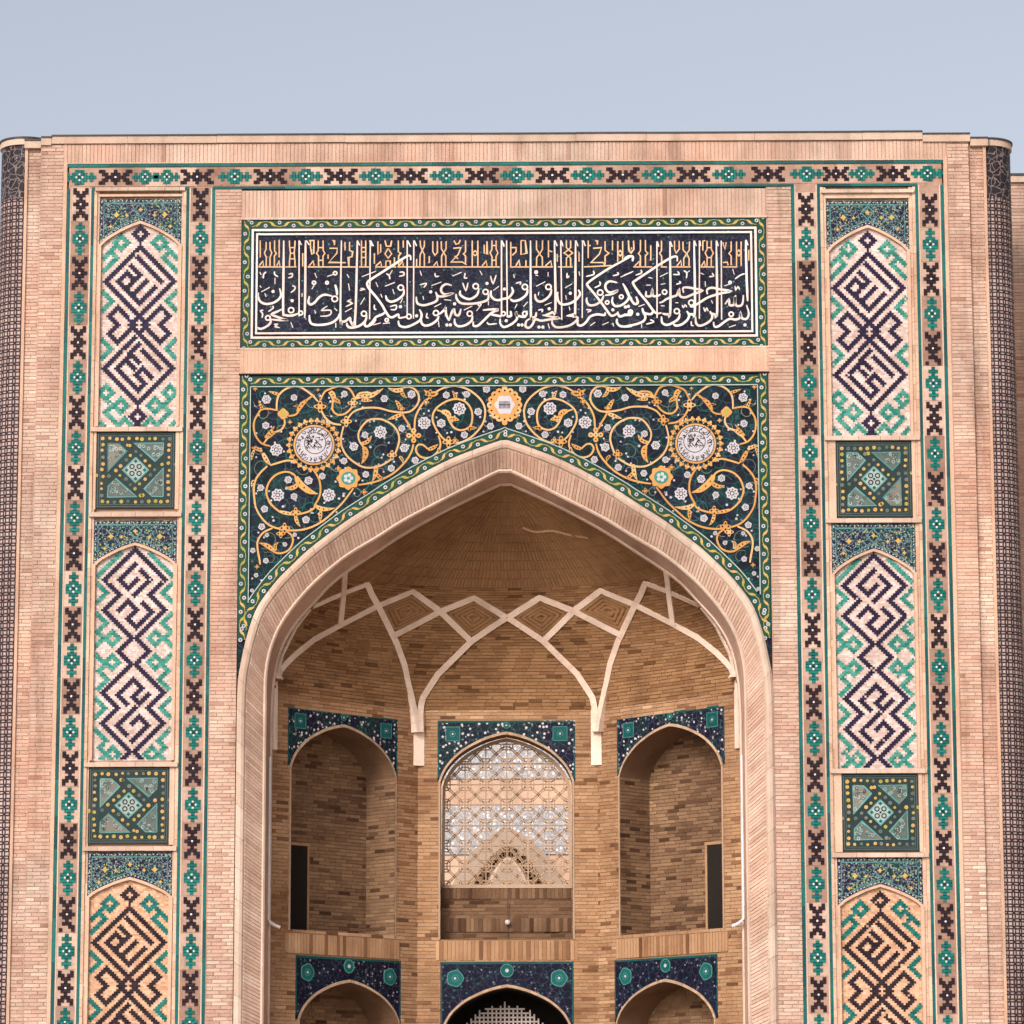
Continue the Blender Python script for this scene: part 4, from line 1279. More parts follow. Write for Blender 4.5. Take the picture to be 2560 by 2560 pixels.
for s, a in ((1, su0), (-1, su1)):
    leaf_border(spo, FAC, [(a + s * W / 2, Z_S1 - 0.02), (a + s * W / 2, FAC.px(600, 1600)[1])], W * 0.86, -0.001)
    half = [p for p in (A1 if s > 0 else A1[::-1]) if p[1] > FAC.px(600, 1590)[1]]
    k = [i for i, p in enumerate(half) if abs(p[0]) < 1e-6][0]
    half = half[:k + 1]
    off = []
    for i, p in enumerate(half):
        q0, q1 = half[max(i - 1, 0)], half[min(i + 1, len(half) - 1)]
        tx, ty = q1[0] - q0[0], q1[1] - q0[1]
        L = math.hypot(tx, ty)
        n = (-ty / L, tx / L) if s > 0 else (ty / L, -tx / L)
        off.append((p[0] + n[0] * W * 0.5, p[1] + n[1] * W * 0.5))
    off = [p for p in off if p[0] * s < 0.0]
    off.append((0.0, off[-1][1] + 0.02))
    leaf_border(spo, FAC, resample(off, 60), W * 0.86, -0.002 + 0.0007 * s)
    ln = MB()
    off2 = [(p[0] + (p[0] - q[0]) * 1.05, p[1] + (p[1] - q[1]) * 1.05) for p, q in zip(off[:-1], half)]
    off2 = [p for p in off2 if p[0] * s < -0.02 and abs(p[0]) < abs(a) - W - 0.01]
    off2.append((0.0, off2[-1][1] + 0.03))
    ln.ribbon(FAC, off2, 0.016, -0.04, 0.002, 0.8)
    ln.ribbon(FAC, [(a + s * (W + 0.005), off2[0][1] - 0.05), (a + s * (W + 0.005), Z_S1 - W - 0.03)], 0.016, -0.04, 0.001, 0.8)
    ln.build('border_line', 'mint', spo)
ln = MB()
ln.box(FAC, su0 + W, su1 - W, Z_S1 - W - 0.034, Z_S1 - W - 0.018, -0.04, 0.0005, 0.8)
ln.build('border_line', 'mint', spo)
ed = MB()
ed.box(FAC, su0 - 0.012, su1 + 0.012, Z_S1 - 0.012, Z_S1 + 0.018, -0.12, 0.014, 0.1)
ed.build('panel_fillet', 'black', spo)

CA, CB, CC = zc(590, 920, 0.18116), zc(920, 920, 0.18116), zc(590, 1250, 0.2329)
VINES = [
    (CA, "560,580 450,560 350,570 310,620 255,720 245,830 280,950 360,1040 470,1075"), (CA, "665,700 670,770 620,850 520,890 440,960 380,1040"),
    (CA, "560,590 565,450 600,360 680,290 780,255 880,260 970,310 1060,380 1130,460"), (CA, "720,660 820,640 880,570 930,490 1000,420 1080,370"),
    (CA, "1165,440 1220,330 1300,285 1420,252 1540,272 1600,330 1640,430 1610,490"), (CA, "1280,330 1335,430 1330,570 1400,640 1500,630 1590,550 1610,490"),
    (CA, "1165,560 1230,680 1330,760 1450,780"), (CA, "1640,430 1700,350 1800,335 1880,350 1960,345"), (CA, "1500,760 1600,620 1720,560 1822,545 1972,550 2122,590 2272,610 2392,600 2472,540 2522,450 2512,350 2452,280 2382,260 2302,270"),
    (CA, "1485,800 1450,950 1460,1080 1530,1210 1650,1310 1780,1370 1942,1362 2062,1310 2172,1220 2232,1080 2252,970 2222,860 2142,770 2022,710 1922,700 1822,720 1740,800 1690,900 1700,1000 1760,1090"),
    (CA, "470,1340 600,1300 700,1275 800,1280"), (CA, "430,1350 320,1460 260,1570 245,1720 270,1930"), (CC, "195,20 230,120 300,220 380,280 480,310 600,325 720,315 830,280 950,210 1060,110 1150,20 1260,-130"),
    (CA, "1065,1400 1140,1520 1165,1650 1150,1770 1080,1900"), (CC, "860,40 820,100 720,140 600,155 480,130 380,50 345,0"), (CA, "530,1930 440,1800 420,1680 470,1550 570,1460 700,1430 800,1470 850,1560 900,1650 1000,1720 1120,1730"),
    (CA, "1690,1610 1822,1590 1972,1550 2122,1480 2242,1390 2352,1270 2422,1150 2447,1050"), (CB, "590,850 550,760 500,680 470,620"), (CB, "640,850 650,700 690,590 760,480 830,420"),
    (CB, "830,420 920,340 1050,270 1200,245 1350,280 1480,360 1580,470 1618,600 1590,750 1500,880 1380,980 1250,1030 1150,1020"),
    (CB, "1120,1010 1050,980 980,900 920,800 890,700 910,600 980,520 1100,450 1220,425 1340,460 1420,560 1440,680 1410,800 1300,855 1200,830 1140,760 1090,660 1040,610 950,575"),
    (CB, "970,930 1000,1030 980,1120 900,1210 800,1240 710,1210 660,1130 690,1060 760,1060 830,1120"), (CC, "500,310 590,370 610,440 570,530 480,570 400,550 350,490 300,465"), (CC, "390,300 290,350 235,430 230,520 250,630 258,690")]
# leaf blades: crop, base, bend, tip, breadth (crop units)
BLADES = [(CA, (440, 960), (490, 890), (560, 880), 70), (CA, (400, 960), (480, 880), (530, 800), 50), (CA, (850, 600), (900, 480), (1010, 420), 75), (CA, (870, 520), (840, 520), (790, 525), 40), (CA, (600, 370), (540, 345), (450, 320), 50), (CA, (370, 580), (350, 530), (310, 450), 50),
          (CA, (1300, 320), (1350, 370), (1360, 470), 90), (CA, (1350, 430), (1400, 440), (1440, 490), 70), (CA, (1650, 420), (1780, 350), (1900, 400), 60), (CB, (-60, 400), (60, 390), (210, 280), 80), (CB, (-90, 440), (-40, 440), (60, 450), 60),
          (CB, (480, 280), (400, 340), (275, 270), 75), (CB, (460, 300), (470, 380), (540, 410), 60), (CA, (1760, 1090), (1830, 1180), (1730, 1320), 95), (CA, (1730, 1040), (1830, 1040), (1870, 930), 65), (CA, (370, 1170), (410, 1270), (480, 1340), 75),
          (CA, (360, 1150), (270, 1090), (210, 1100), 60), (CA, (250, 1130), (215, 1190), (215, 1270), 45), (CA, (830, 1500), (900, 1680), (1130, 1735), 105), (CA, (860, 1590), (780, 1690), (680, 1640), 75), (CA, (260, 1560), (225, 1560), (215, 1640), 60),
          (CB, (110, 1340), (120, 1450), (60, 1560), 70), (CB, (120, 1450), (160, 1530), (230, 1530), 60), (CB, (1020, 600), (1130, 610), (1130, 700), 95), (CB, (1110, 700), (1180, 690), (1260, 720), 80), (CB, (830, 1120), (900, 1110), (965, 1050), 65),
          (CB, (1200, 420), (1220, 370), (1160, 315), 60), (CB, (1410, 820), (1440, 830), (1500, 820), 55), (CB, (1410, 800), (1400, 850), (1390, 870), 55), (CB, (980, 1100), (960, 1160), (1030, 1165), 55), (CC, (860, 60), (920, 120), (1060, 85), 55), (CC, (910, 110), (900, 180), (905, 230), 45),
          (CC, (400, 545), (350, 480), (250, 460), 60), (CC, (430, 540), (400, 480), (455, 455), 40), (CC, (640, 160), (640, 230), (690, 285), 45), (CC, (470, 120), (560, 150), (640, 150), 45), (CB, (450, 570), (430, 500), (375, 440), 70), (CB, (460, 640), (380, 670), (270, 710), 65),
          (CB, (960, 330), (880, 400), (770, 300), 90), (CB, (430, 1220), (480, 1240), (480, 1310), 50)]
BLOBS = [(CA, 1160, 530, 88), (CA, 1610, 480, 72), (CA, 1520, 735, 80), (CB, 860, 360, 70), (CB, 1110, 1020, 85), (CB, 330, 1200, 70), (CB, 460, 560, 50), (CC, 520, 300, 60), (CC, 480, 360, 50), (CA, 745, 745, 32), (CA, 1410, 1385, 42), (CA, 265, 285, 35), (CB, 1200, 1000, 50), (CA, 1130, 300, 28), (CC, 225, 715, 26), (CC, 640, 130, 55), (CA, 1770, 1710, 45), (CB, 800, 470, 45)]
ROSES = [(CA, 800, 405, 45), (CA, 1495, 355, 45), (CA, 410, 790, 50), (CA, 555, 1125, 85), (CA, 420, 430, 62), (CA, 1490, 1280, 46), (CA, 1625, 1080, 60), (CA, 1780, 920, 46), (CA, 1190, 1490, 45), (CA, 720, 1540, 50), (CA, 1000, 1550, 56), (CA, 340, 1650, 46), (CA, 575, 1750, 86), (CA, 800, 1770, 46), (CA, 1280, 1750, 86), (CA, 1790, 1465, 46),
         (CB, 225, 420, 50), (CB, 600, 360, 56), (CB, 170, 880, 86), (CB, 775, 755, 86), (CB, 465, 830, 46), (CB, 500, 1100, 60), (CB, 1080, 370, 48), (CB, 1360, 360, 46), (CB, 1260, 560, 88), (CB, 1010, 760, 60), (CB, 1520, 600, 52), (CB, 1330, 920, 48), (CB, 650, 1270, 48), (CB, 320, 1380, 48), (CB, 1635, 290, 50), (CB, 1690, 800, 48),
         (CC, 305, 95, 38), (CC, 275, 285, 36), (CC, 750, 210, 40), (CC, 180, 540, 28), (CC, 320, 650, 30), (CC, 215, 805, 24), (CC, 170, 970, 20), (CC, 330, 375, 22), (CC, 525, 475, 24), (CC, 630, 370, 22)]


def rose_mesh(n_p):
    q = MB()
    L0 = FAC
    q.disc(L0, 0, 0, 1.0, -0.03, 0.0, n_p * 4, 0.6, 0, lobes=n_p, depth=0.10)
    q.ring(L0, 0, 0, 0.34, 0.14, -0.03, 0.003, 8, 0.5, 1)
    for i in range(n_p):
        a = 2 * math.pi * i / n_p
        q.disc(L0, 0.66 * math.cos(a), 0.66 * math.sin(a), 0.13, -0.03, 0.003, 5, 0.5, 1)
    return q.mesh('rosette', ['white', 'black'])


RM = {8: rose_mesh(8), 6: rose_mesh(6), 5: rose_mesh(5)}
MIR = (1, -1)
for s in MIR:
    F2 = lambda p, cr: (lambda q: (q[0] * s, q[1]))(FAC.px(*cr(p)))
    for cr, tx in VINES:
        v = MB()
        pts = catmull([F2(p, cr) for p in parse(tx)[0]], 5)
        v.ribbon(FAC, pts, 0.032, -0.035, -0.016 + random.uniform(0, .0018), random.random(), taper=0.2)
        v.build('vine', 'gold', spo)
    for cr, a, b, c, wd in BLADES:
        v = MB()
        k = 0.18116 if cr is not CC else 0.2329
        pa, pb, pc = F2(a, cr), F2(b, cr), F2(c, cr)
        cv = [tuple((1 - t) ** 2 * x + 2 * t * (1 - t) * y + t * t * z for x, y, z in zip(pa, pb, pc)) for t in [i / 8 for i in range(9)]]
        ww = 0.86 * wd * k / 148
        v.ribbon(FAC, cv, lambda t: max(0.008, ww * (math.sin(math.pi * min(1, 0.18 + t * 0.82)) ** 0.8)), -0.035, -0.012 + random.uniform(0, .002), random.random())
        for k_, r_ in ((2, .013), (4, .015), (6, .010)):
            v.disc(FAC, *cv[k_], r_, -0.03, -0.006, 6, 0.5, 1)
        v.build('leaf', ['gold', 'black'], spo)
    for cr, x, y, r in BLOBS:
        v = MB()
        k = 0.18116 if cr is not CC else 0.2329
        u, z = F2((x, y), cr)
        rr = r * k / 148
        v.disc(FAC, u, z, rr * 0.78, -0.035, -0.010 + random.uniform(0, .001), 24, random.random(), lobes=4, depth=0.32)
        for i in range(4):
            a = i * math.pi / 2
            v.disc(FAC, u + rr * .55 * math.cos(a), z + rr * .55 * math.sin(a), rr * 0.2, -0.03, -0.005, 6, 0.2, 1)
        v.build('palmette', ['gold', 'black'], spo)
    for cr, x, y, r in ROSES:
        k = 0.18116 if cr is not CC else 0.2329
        u, z = F2((x, y), cr)
        rr = r * k / 148
        o = link('rosette', RM[8 if r > 75 else 6 if r > 44 else 5], spo, loc=FAC.pt(u, z, -0.014))
        o.scale = (rr, 1, rr)
        o.rotation_euler = (0, random.uniform(0, 1), 0)
    # fine secondary tracery of thin curls
    tr_ = MB()
    rr = random.Random(8)
    made = 0
    while made < 95:
        x, z_ = rr.uniform(su0 + .3, -.15), rr.uniform(zt + .6, Z_S1 - .3)
        if not inside(poly_sp, x, z_ - .12):
            continue
        made += 1
        a0, r0, dr = rr.uniform(0, 6.28), rr.uniform(.09, .2), rr.choice((-1, 1))
        cv = [(x + r0 * (1 - .7 * t) * math.cos(a0 + dr * 5 * t), z_ + r0 * (1 - .7 * t) * math.sin(a0 + dr * 5 * t)) for t in [i / 12 for i in range(13)]]
        if all(inside(poly_sp, *p) for p in cv):
            tr_.ribbon(FAC, [(p[0] * s, p[1]) for p in cv], 0.010, -0.03, -0.0235 + rr.uniform(0, .001), rr.random(), rr.choice((0, 0, 1)))
            tr_.disc(FAC, cv[-1][0] * s, cv[-1][1], .018, -.03, -.022, 6, rr.random(), 2)
    tr_.build('fine_tracery', ['teal_line', 'drab', 'white'], spo, kind='stuff')
    # open flower with a green heart
    v = MB()
    u, z = F2((1550, 1520), CA)
    v.disc(FAC, u, z, 0.19, -0.035, -0.009, 32, 0.3, 0, lobes=8, depth=0.10)
    v.disc(FAC, u, z, 0.125, -0.035, -0.006, 14, 0.5, 1, ry=0.115)
    for i in range(5):
        a = 2 * math.pi * i / 5
        v.disc(FAC, u + .055 * math.cos(a), z + .055 * math.sin(a), 0.033, -0.03, -0.003, 7, 0.6, 2)
    v.build('open_flower', ['gold', 'panel_green', 'white'], spo)
    v = MB()
    u, z = F2((650, 630), CA)
    v.disc(FAC, u, z, 0.09, -0.035, -0.009, 16, 0.3, 0, lobes=4, depth=0.12)
    v.disc(FAC, u, z, 0.055, -0.035, -0.006, 10, 0.2, 1)
    v.build('open_flower', ['gold', 'leaf'], spo)
    v = MB()
    u, z = F2((630, 930), CB)
    for dx, dz in ((0, 0), (.085, 0), (-.085, 0), (0, .085), (0, -.085)):
        v.disc(FAC, u + dx, z + dz, 0.045, -0.035, -0.009 + abs(dx) * .01, 10, random.random(), 0)
        v.disc(FAC, u + dx, z + dz, 0.014, -0.03, -0.005, 6, 0.5, 1)
    v.build('cross_flower', ['gold', 'black'], spo)
    # sun medallion
    u, z = F2((1075, 1060), CA)
    v = MB()
    v.disc(FAC, u, z, 0.352, -0.035, -0.012, 40, 0.3)
    for i in range(26):
        a = 2 * math.pi * i / 26
        cu, cz = u + 0.425 * math.cos(a), z + 0.425 * math.sin(a)
        for p_, q_, r_ in ((0, .022, .024), (0, -.022, .024), (.034, 0, .022), (-.04, 0, .014)):
            v.disc(FAC, cu + p_ * math.cos(a) - q_ * math.sin(a), cz + p_ * math.sin(a) + q_ * math.cos(a), r_, -0.035, -0.011 - .0004 * (q_ > 0) - .0008 * (p_ > 0) - .0012 * (p_ < 0), 7, random.random())
    mo = v.build('sun_medallion', 'gold', spo, label='round medallion with yellow rays and a pale lettered disc')
    v = MB()
    v.disc(FAC, u, z, 0.325, -0.035, -0.007, 40, 0.5, 0)
    v.ring(FAC, u, z, 0.315, 0.012, -0.02, -0.004, 36, 0.5, 1)
    v.ring(FAC, u + 0.02 * s, z + 0.03, 0.185, 0.012, -0.02, -0.004, 24, 0.5, 1)
    rr = random.Random(5)
    for i in range(54):
        a = 2 * math.pi * i / 54 + rr.uniform(-.05, .05)
        r0 = rr.uniform(0.20, 0.25)
        p0 = (u + r0 * math.cos(a), z + r0 * math.sin(a))
        p1 = (u + (r0 + .06) * math.cos(a + rr.uniform(-.2, .2)), z + (r0 + .06) * math.sin(a + rr.uniform(-.2, .2)))
        v.ribbon(FAC, catmull([p0, (lerp(p0[0], p1[0], .5) + rr.uniform(-.03, .03), lerp(p0[1], p1[1], .5) + rr.uniform(-.03, .03)), p1], 3), 0.012, -0.02, -0.004, 0.5, 1)
    for i in range(34):
        x0, y0 = u + rr.uniform(-.13, .13), z + .03 + rr.uniform(-.12, .12)
        v.ribbon(FAC, catmull([(x0, y0), (x0 + rr.uniform(-.05, .05), y0 + .03), (x0 + rr.uniform(-.06, .06), y0 + rr.uniform(-.05, .05))], 3), 0.011, -0.02, -0.004, 0.5, 1)
    v.build('medallion_disc', ['white', 'black'], spo)
    dt = MB()
    rr = random.Random(3)
    pts_in = []
    while len(pts_in) < 46:
        x, z_ = rr.uniform(su0 + W + .06, -0.1), rr.uniform(zt + 0.4, Z_S1 - W - .1)
        j = min(range(len(A1)), key=lambda i: abs(A1[i][0] - x) + (A1[i][1] < 3) * 9)
        if z_ > A1[j][1] + 0.34:
            pts_in.append((x, z_))
    for x, z_ in pts_in:
        dt.disc(FAC, x * s, z_, rr.uniform(0.012, 0.024), -0.035, -0.022, 6, rr.random())
    dt.build('white_buds', 'white', spo, kind='stuff')
# top medallion
u, z = 0.0, FAC.px(1262, 1012)[1]
v = MB()
for i in range(16):
    a = 2 * math.pi * i / 16
    v.disc(FAC, u + 0.245 * math.cos(a), z + 0.255 * math.sin(a), 0.06, -0.035, -0.010 + .0002 * i, 10, random.random(), 0)
    v.disc(FAC, u + 0.245 * math.cos(a), z + 0.255 * math.sin(a), 0.018, -0.03, -0.005, 6, 0.2, 1)
v.disc(FAC, u, z, 0.235, -0.035, -0.005, 24, 0.3, 0)
for q in (1, -1):
    v.disc(FAC, u, z + q * 0.31, 0.05, -0.035, -0.012, 8, .3, 0)
v.disc(FAC, u, z, 0.165, -0.035, -0.002, 24, 0.6, 2, lobes=6, depth=0.1)
for i in range(9):
    v.ribbon(FAC, [(u - .09 + i * .0225, z - .065), (u - .085 + i * .02, z + .065)], 0.010, -0.02, 0.001, 0.5, 1)
v.box(FAC, u - .10, u + .10, z - .006, z + .006, -0.02, 0.002, .5, 1)
v.build('keystone_medallion', ['gold', 'black', 'white'], spo, label='small yellow-petalled medallion above the arch point')

# ------------------------------------------------------------------ arch: outer roll, radial soffit bricks, inner roll, reveal
n = len(A1)
# outer roll in blocks
tot = A1[1:-1]
P1 = resample(A1, 320)
P2 = resample(A2, 320)
nb = 64
for k in range(nb):
    i0, i1 = k * 319 // nb, (k + 1) * 319 // nb
    q = MB()
    seg = range(i0, i1 + 1)
    cs = []
    for t, d in ((0, -0.12), (0, 0.012), (0.25, 0.048), (0.55, 0.055), (0.85, 0.035), (1, 0.0), (1, -0.10)):
        cs.append([FAC.pt(lerp(P1[i][0], P2[i][0], t) * (1 - 0.0), lerp(P1[i][1], P2[i][1], t), d) for i in seg])
    # leave a hairline joint
    for c in cs:
        a, b = Vector(c[0]), Vector(c[1])
        c[0] = tuple(a + (b - a).normalized() * 0.006)
    q.loft(cs, random.random())
    q.build('arch_block', 'cream', portal)
# radial bricks between the outer roll and the inner roll
P2b = A2
L2 = plen(A2)
nv = int(L2 / 0.064)
Q2 = resample(A2, nv * 2 + 1)
A3l = inset(A3, -0.01)
Q3 = resample(A3l, nv * 2 + 1)
vs = MB()
bk = MB()
bk.loft([to3(resample(A2, 200), 0.006), to3(resample(A3, 200), Y3)], 0.5)
bk.build('arch_soffit', 'smooth', portal)
arch_dir = []
for k in range(nv):
    i = 2 * k
    a0, a1 = Q2[i], Q2[i + 2]
    b0, b1 = Q3[i], Q3[i + 2]
    ins_ = random.uniform(0.008, 0.016)
    def ip(p, sc):
        c = (0, 8.0)
        dx, dz = c[0] - p[0], c[1] - p[1]
        if p[1] < c[1]:
            dz = 0
        L = math.hypot(dx, dz) or 1
        return (p[0] + dx / L * sc, p[1] + dz / L * sc)
    j = 0.09
    A0, A1_ = [tuple(lerp(x, y, t) for x, y in zip(a0, a1)) for t in (j, 1 - j)]
    B0, B1_ = [tuple(lerp(x, y, t) for x, y in zip(b0, b1)) for t in (j, 1 - j)]
    q = MB()
    t = 0.25 + 0.6 * random.random()
    iA0, iA1, iB0, iB1 = ip(A0, ins_), ip(A1_, ins_), ip(B0, ins_), ip(B1_, ins_)
    p3 = lambda p, Y: (p[0], Y, p[1])
    fr_ = [p3(iA0, .004), p3(iA1, .004), p3(iB1, Y3 - .02), p3(iB0, Y3 - .02)]
    bs = [p3(A0, .004), p3(A1_, .004), p3(B1_, Y3 - .02), p3(B0, Y3 - .02)]
    for f in (fr_, [bs[0], bs[1], fr_[1], fr_[0]], [bs[1], bs[2], fr_[2], fr_[1]], [bs[2], bs[3], fr_[3], fr_[2]], [bs[3], bs[0], fr_[0], fr_[3]]):
        q.face(f, t)
    zmid = (a0[1] + a1[1]) / 2
    arch_dir.append((zmid, q))
arch_dir.sort(key=lambda t: (t[0] < 4.9, t[0]))
for i, (zmid, q) in enumerate(arch_dir):
    if i < 300:
        q.build('arch_brick', 'arch', portal)
    else:
        vs.v_off = len(vs.v)
        o = len(vs.v)
        vs.v += q.v
        vs.f += [tuple(a + o for a in f) for f in q.f]
        vs.t += q.t
        vs.m += q.m
        vs.uv += q.uv
vs.build('arch_bricks', 'arch', portal, kind='stuff')
# inner roll and reveal
q = MB()
r3 = resample(A3, 160)
q.loft([to3(r3, Y3 - 0.02), to3(resample(inset(A3, 0.03), 160), Y3 - 0.035), to3(resample(inset(A3, 0.055), 160), Y3 - 0.01), to3(resample(inset(A3, 0.055), 160), Y3 + 0.05)], 0.7)
q.build('inner_roll', 'cream', portal, smooth=True)
q = MB()
q.loft([to3(resample(inset(A3, 0.05), 160), Y3 + 0.02), to3(resample(A4, 160), Y4)], 0.35)
q.build('arch_reveal', 'arch', portal)
q = MB()
q.loft([to3(resample(A4, 160), Y4 - 0.004), to3(resample(inset(A4, 0.025), 160), Y4 - 0.012), to3(resample(inset(A4, 0.03), 160), Y4 + 0.12)], 0.7)
q.build('reveal_fillet', 'rib', portal)

# ------------------------------------------------------------------ octagonal recess: plan, vault surface
W4 = abs(A4[0][0])
YC = Y4 + 0.02
PL0, PL1 = Vector((-(W4 - 0.03), YC + 0.20, 0)), None
b = 1.6
PL1 = Vector((-b, PL0.y + (abs(PL0.x) - b), 0))
PLAN = [(-W4, YC), (PL0.x, PL0.y), (PL1.x, PL1.y), (-PL1.x, PL1.y), (-PL0.x, PL0.y), (W4, YC)]
BACK_Y = PL1.y
WL = Fr((PL0.x, PL0.y, 0), (PL1 - PL0), (1, -1, 0))
WB = Fr((PL1.x, PL1.y, 0), (1, 0, 0), (0, -1, 0))
WR = Fr((-PL1.x, PL1.y, 0), (1, -1, 0), (-1, -1, 0))
LEN_D = (PL1 - PL0).length
LEN_B = 2 * b
ZS = WB.px(1262, 1772)[1]


def r_oct(th):
    dx, dy = math.cos(th), math.sin(th)
    best = None
    for (x0, y0), (x1, y1) in zip(PLAN, PLAN[1:]):
        y0, y1 = y0 - YC, y1 - YC
        ex, ey = x1 - x0, y1 - y0
        den = dx * ey - dy * ex
        if abs(den) < 1e-9:
            continue
        t = (x0 * ey - y0 * ex) / den
        s_ = (x0 * dy - y0 * dx) / den
        if t > 0 and -1e-6 <= s_ <= 1 + 1e-6:
            best = t if best is None else min(best, t)
    return best or W4


HW = [(abs(x), z) for x, z in A4[:len(A4) // 2 + 1]]     # half width by height
HWs = HW[1:]
z_apex = HW[-1][1]


def hw_at(z):
    if z <= HWs[0][1]:
        return HWs[0][0]
    for (x0, z0), (x1, z1) in zip(HWs, HWs[1:]):
        if z0 <= z <= z1:
            return lerp(x0, x1, (z - z0) / ((z1 - z0) or 1))
    return 0.0


hw0 = hw_at(ZS)
TH = [math.pi * i / 96 for i in range(97)]
RO = [r_oct(t) for t in TH]
RE = [1 / math.sqrt((math.cos(t) / W4) ** 2 + (math.sin(t) / (BACK_Y - YC)) ** 2) for t in TH]


def r_at(th, z):
    k = th / math.pi * 96
    i = min(max(int(k), 0), 95)
    f = k - i
    ww = min(max((z - ZS) / 1.5, 0), 1)
    ww = ww * ww * (3 - 2 * ww)
    return min(1, hw_at(z) / hw0) * lerp(lerp(RO[i], RO[i + 1], f), lerp(RE[i], RE[i + 1], f), ww)


def S(th, z):
    r = r_at(th, z)
    return Vector((r * math.cos(th), YC + r * math.sin(th), z))


def S_normal(th, z):
    e = 0.02
    t = S(min(th + e, math.pi), z) - S(max(th - e, 0), z)
    m_ = S(th, min(z + e, z_apex - 0.002)) - S(th, z - e)
    nn = t.cross(m_)
    c = Vector((0, YC - 1.5, z - 2)) - S(th, z)
    return nn.normalized() if nn.dot(c) > 0 else -nn.normalized()


def hit(x, y):
    """first point of the vault along the line of sight through a photograph pixel"""
    r = ray(x, y)
    t0 = (YC - CAM.y) / r.y
    prev = None
    for i in range(400):
        t = t0 + i * 0.01
        p = CAM + r * t
        dx, dy = p.x, p.y - YC
        th = math.atan2(max(dy, 1e-6), dx)
        f = math.hypot(dx, dy) - (r_at(th, p.z) if p.z < z_apex else 0)
        if f >= 0:
            return p, th
    return p, th


vb = MB()
# courses follow the meridian
mer = [(x, z) for x, z in HW if z >= ZS - 0.05]
mer = [(hw_at(ZS), ZS - 0.02)] + [p for p in mer if p[1] > ZS]
Lm = plen(mer)
nc = int(Lm / 0.0625)
mer = resample(mer, nc + 1)
NT = 48
rows = [[S(math.pi * i / NT, z) for i in range(NT + 1)] for _, z in mer[:-1]]
vault = MB()
vault.loft(rows[::2] + [rows[-1]], 0.4)
vault.face(rows[-1], 0.4)
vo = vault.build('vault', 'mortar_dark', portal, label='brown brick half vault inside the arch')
cnt = 0
z_peak = hit(1185, 1470)[0].z
k = -1
step = 1
while k + step < len(mer) - 2:
    k += step
    crown = mer[k][1] > z_peak
    step = min(4, len(mer) - 2 - k) if crown else 1
    if step < 1:
        break
    z0, z1 = mer[k][1], mer[k + step][1]
    j = (z1 - z0) * (0.02 if crown else 0.09)
    z0, z1 = z0 + j, z1 - j
    ring_ = [S(t, z0) for t in TH]
    cum = [0]
    for a, c in zip(ring_, ring_[1:]):
        cum.append(cum[-1] + (c - a).length)

    def th_at(s):
        lo_, hi_ = 0, 96
        while hi_ - lo_ > 1:
            m_ = (lo_ + hi_) // 2
            if cum[m_] <= s:
                lo_ = m_
            else:
                hi_ = m_
        f = (s - cum[lo_]) / ((cum[hi_] - cum[lo_]) or 1)
        return lerp(TH[lo_], TH[hi_], min(f, 1))
    s_ = -random.random() * 0.2
    while s_ < cum[-1]:
        e = s_ + (random.uniform(0.058, 0.072) if crown else random.uniform(0.23, 0.28))
        a, c = max(s_, 0), min(e - 0.01, cum[-1])
        s_ = e
        if c - a < 0.03:
            continue
        ta, tb_ = th_at(a), th_at(c)
        nn = S_normal((ta + tb_) / 2, (z0 + z1) / 2)
        o = nn * random.uniform(0.008, 0.020)
        P = [S(ta, z0), S(tb_, z0), S(tb_, z1), S(ta, z1)]
        T = [p + o for p in P]
        t = (0.4 + 0.22 * random.random() if crown else 0.15 + 0.7 * random.random()) if random.random() > (0.0 if crown else 0.05) else 0.03
        vb.face(T, t)
        for i in range(4):
            vb.face([P[i - 1], P[i], T[i], T[i - 1]], t)
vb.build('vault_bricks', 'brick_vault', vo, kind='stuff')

# ribs of the vault: traced on the left, carried onto the vault, mirrored
CR = zc(580, 1350, 0.3623)
RIBS = ["296,955 300,930 330,890 430,790 560,685 740,585 1000,452 1245,350 1430,485 1650,695", "1252,1330 1246,1215 1225,1060 1185,860 1130,705 1080,600 1010,460 960,370 930,298 760,362 560,450", "1105,660 1430,492 1670,395 1893,532",
        "1284,1330 1287,1210 1315,1090 1420,925 1530,815 1650,695 1780,605 1893,532", "772,225 762,370 740,588", "300,930 335,790 430,600 530,470"]


def ribbon3(mb, P, Nn, wd, h, tone, foot=0.0):
    L, Rr = [], []
    for i in range(len(P)):
        t = (P[min(i + 1, len(P) - 1)] - P[max(i - 1, 0)]).normalized()
        s_ = t.cross(Nn[i]).normalized() * (wd / 2)
        hh = h + foot * max(0.0, 1 - i / 14)
        L.append((P[i] + s_, P[i] + s_ + Nn[i] * hh))
        Rr.append((P[i] - s_, P[i] - s_ + Nn[i] * hh))
    for i in range(len(P) - 1):
        mb.face([L[i][1], L[i + 1][1], Rr[i + 1][1], Rr[i][1]], tone)
        mb.face([L[i][0], L[i + 1][0], L[i + 1][1], L[i][1]], tone)
        mb.face([Rr[i][1], Rr[i + 1][1], Rr[i + 1][0], Rr[i][0]], tone)
    for i in (0, -1):
        mb.face([L[i][0], L[i][1], Rr[i][1], Rr[i][0]], tone)


def on_vault(pxs, n, sub=True):
    pts = resample(catmull(pxs, 4) if sub else pxs, n)
    P, Nn = [], []
    for p in pts:
        h_, th = hit(*p)
        P.append(h_)
        Nn.append(S_normal(th, min(h_.z, z_apex - 0.05)))
    return P, Nn


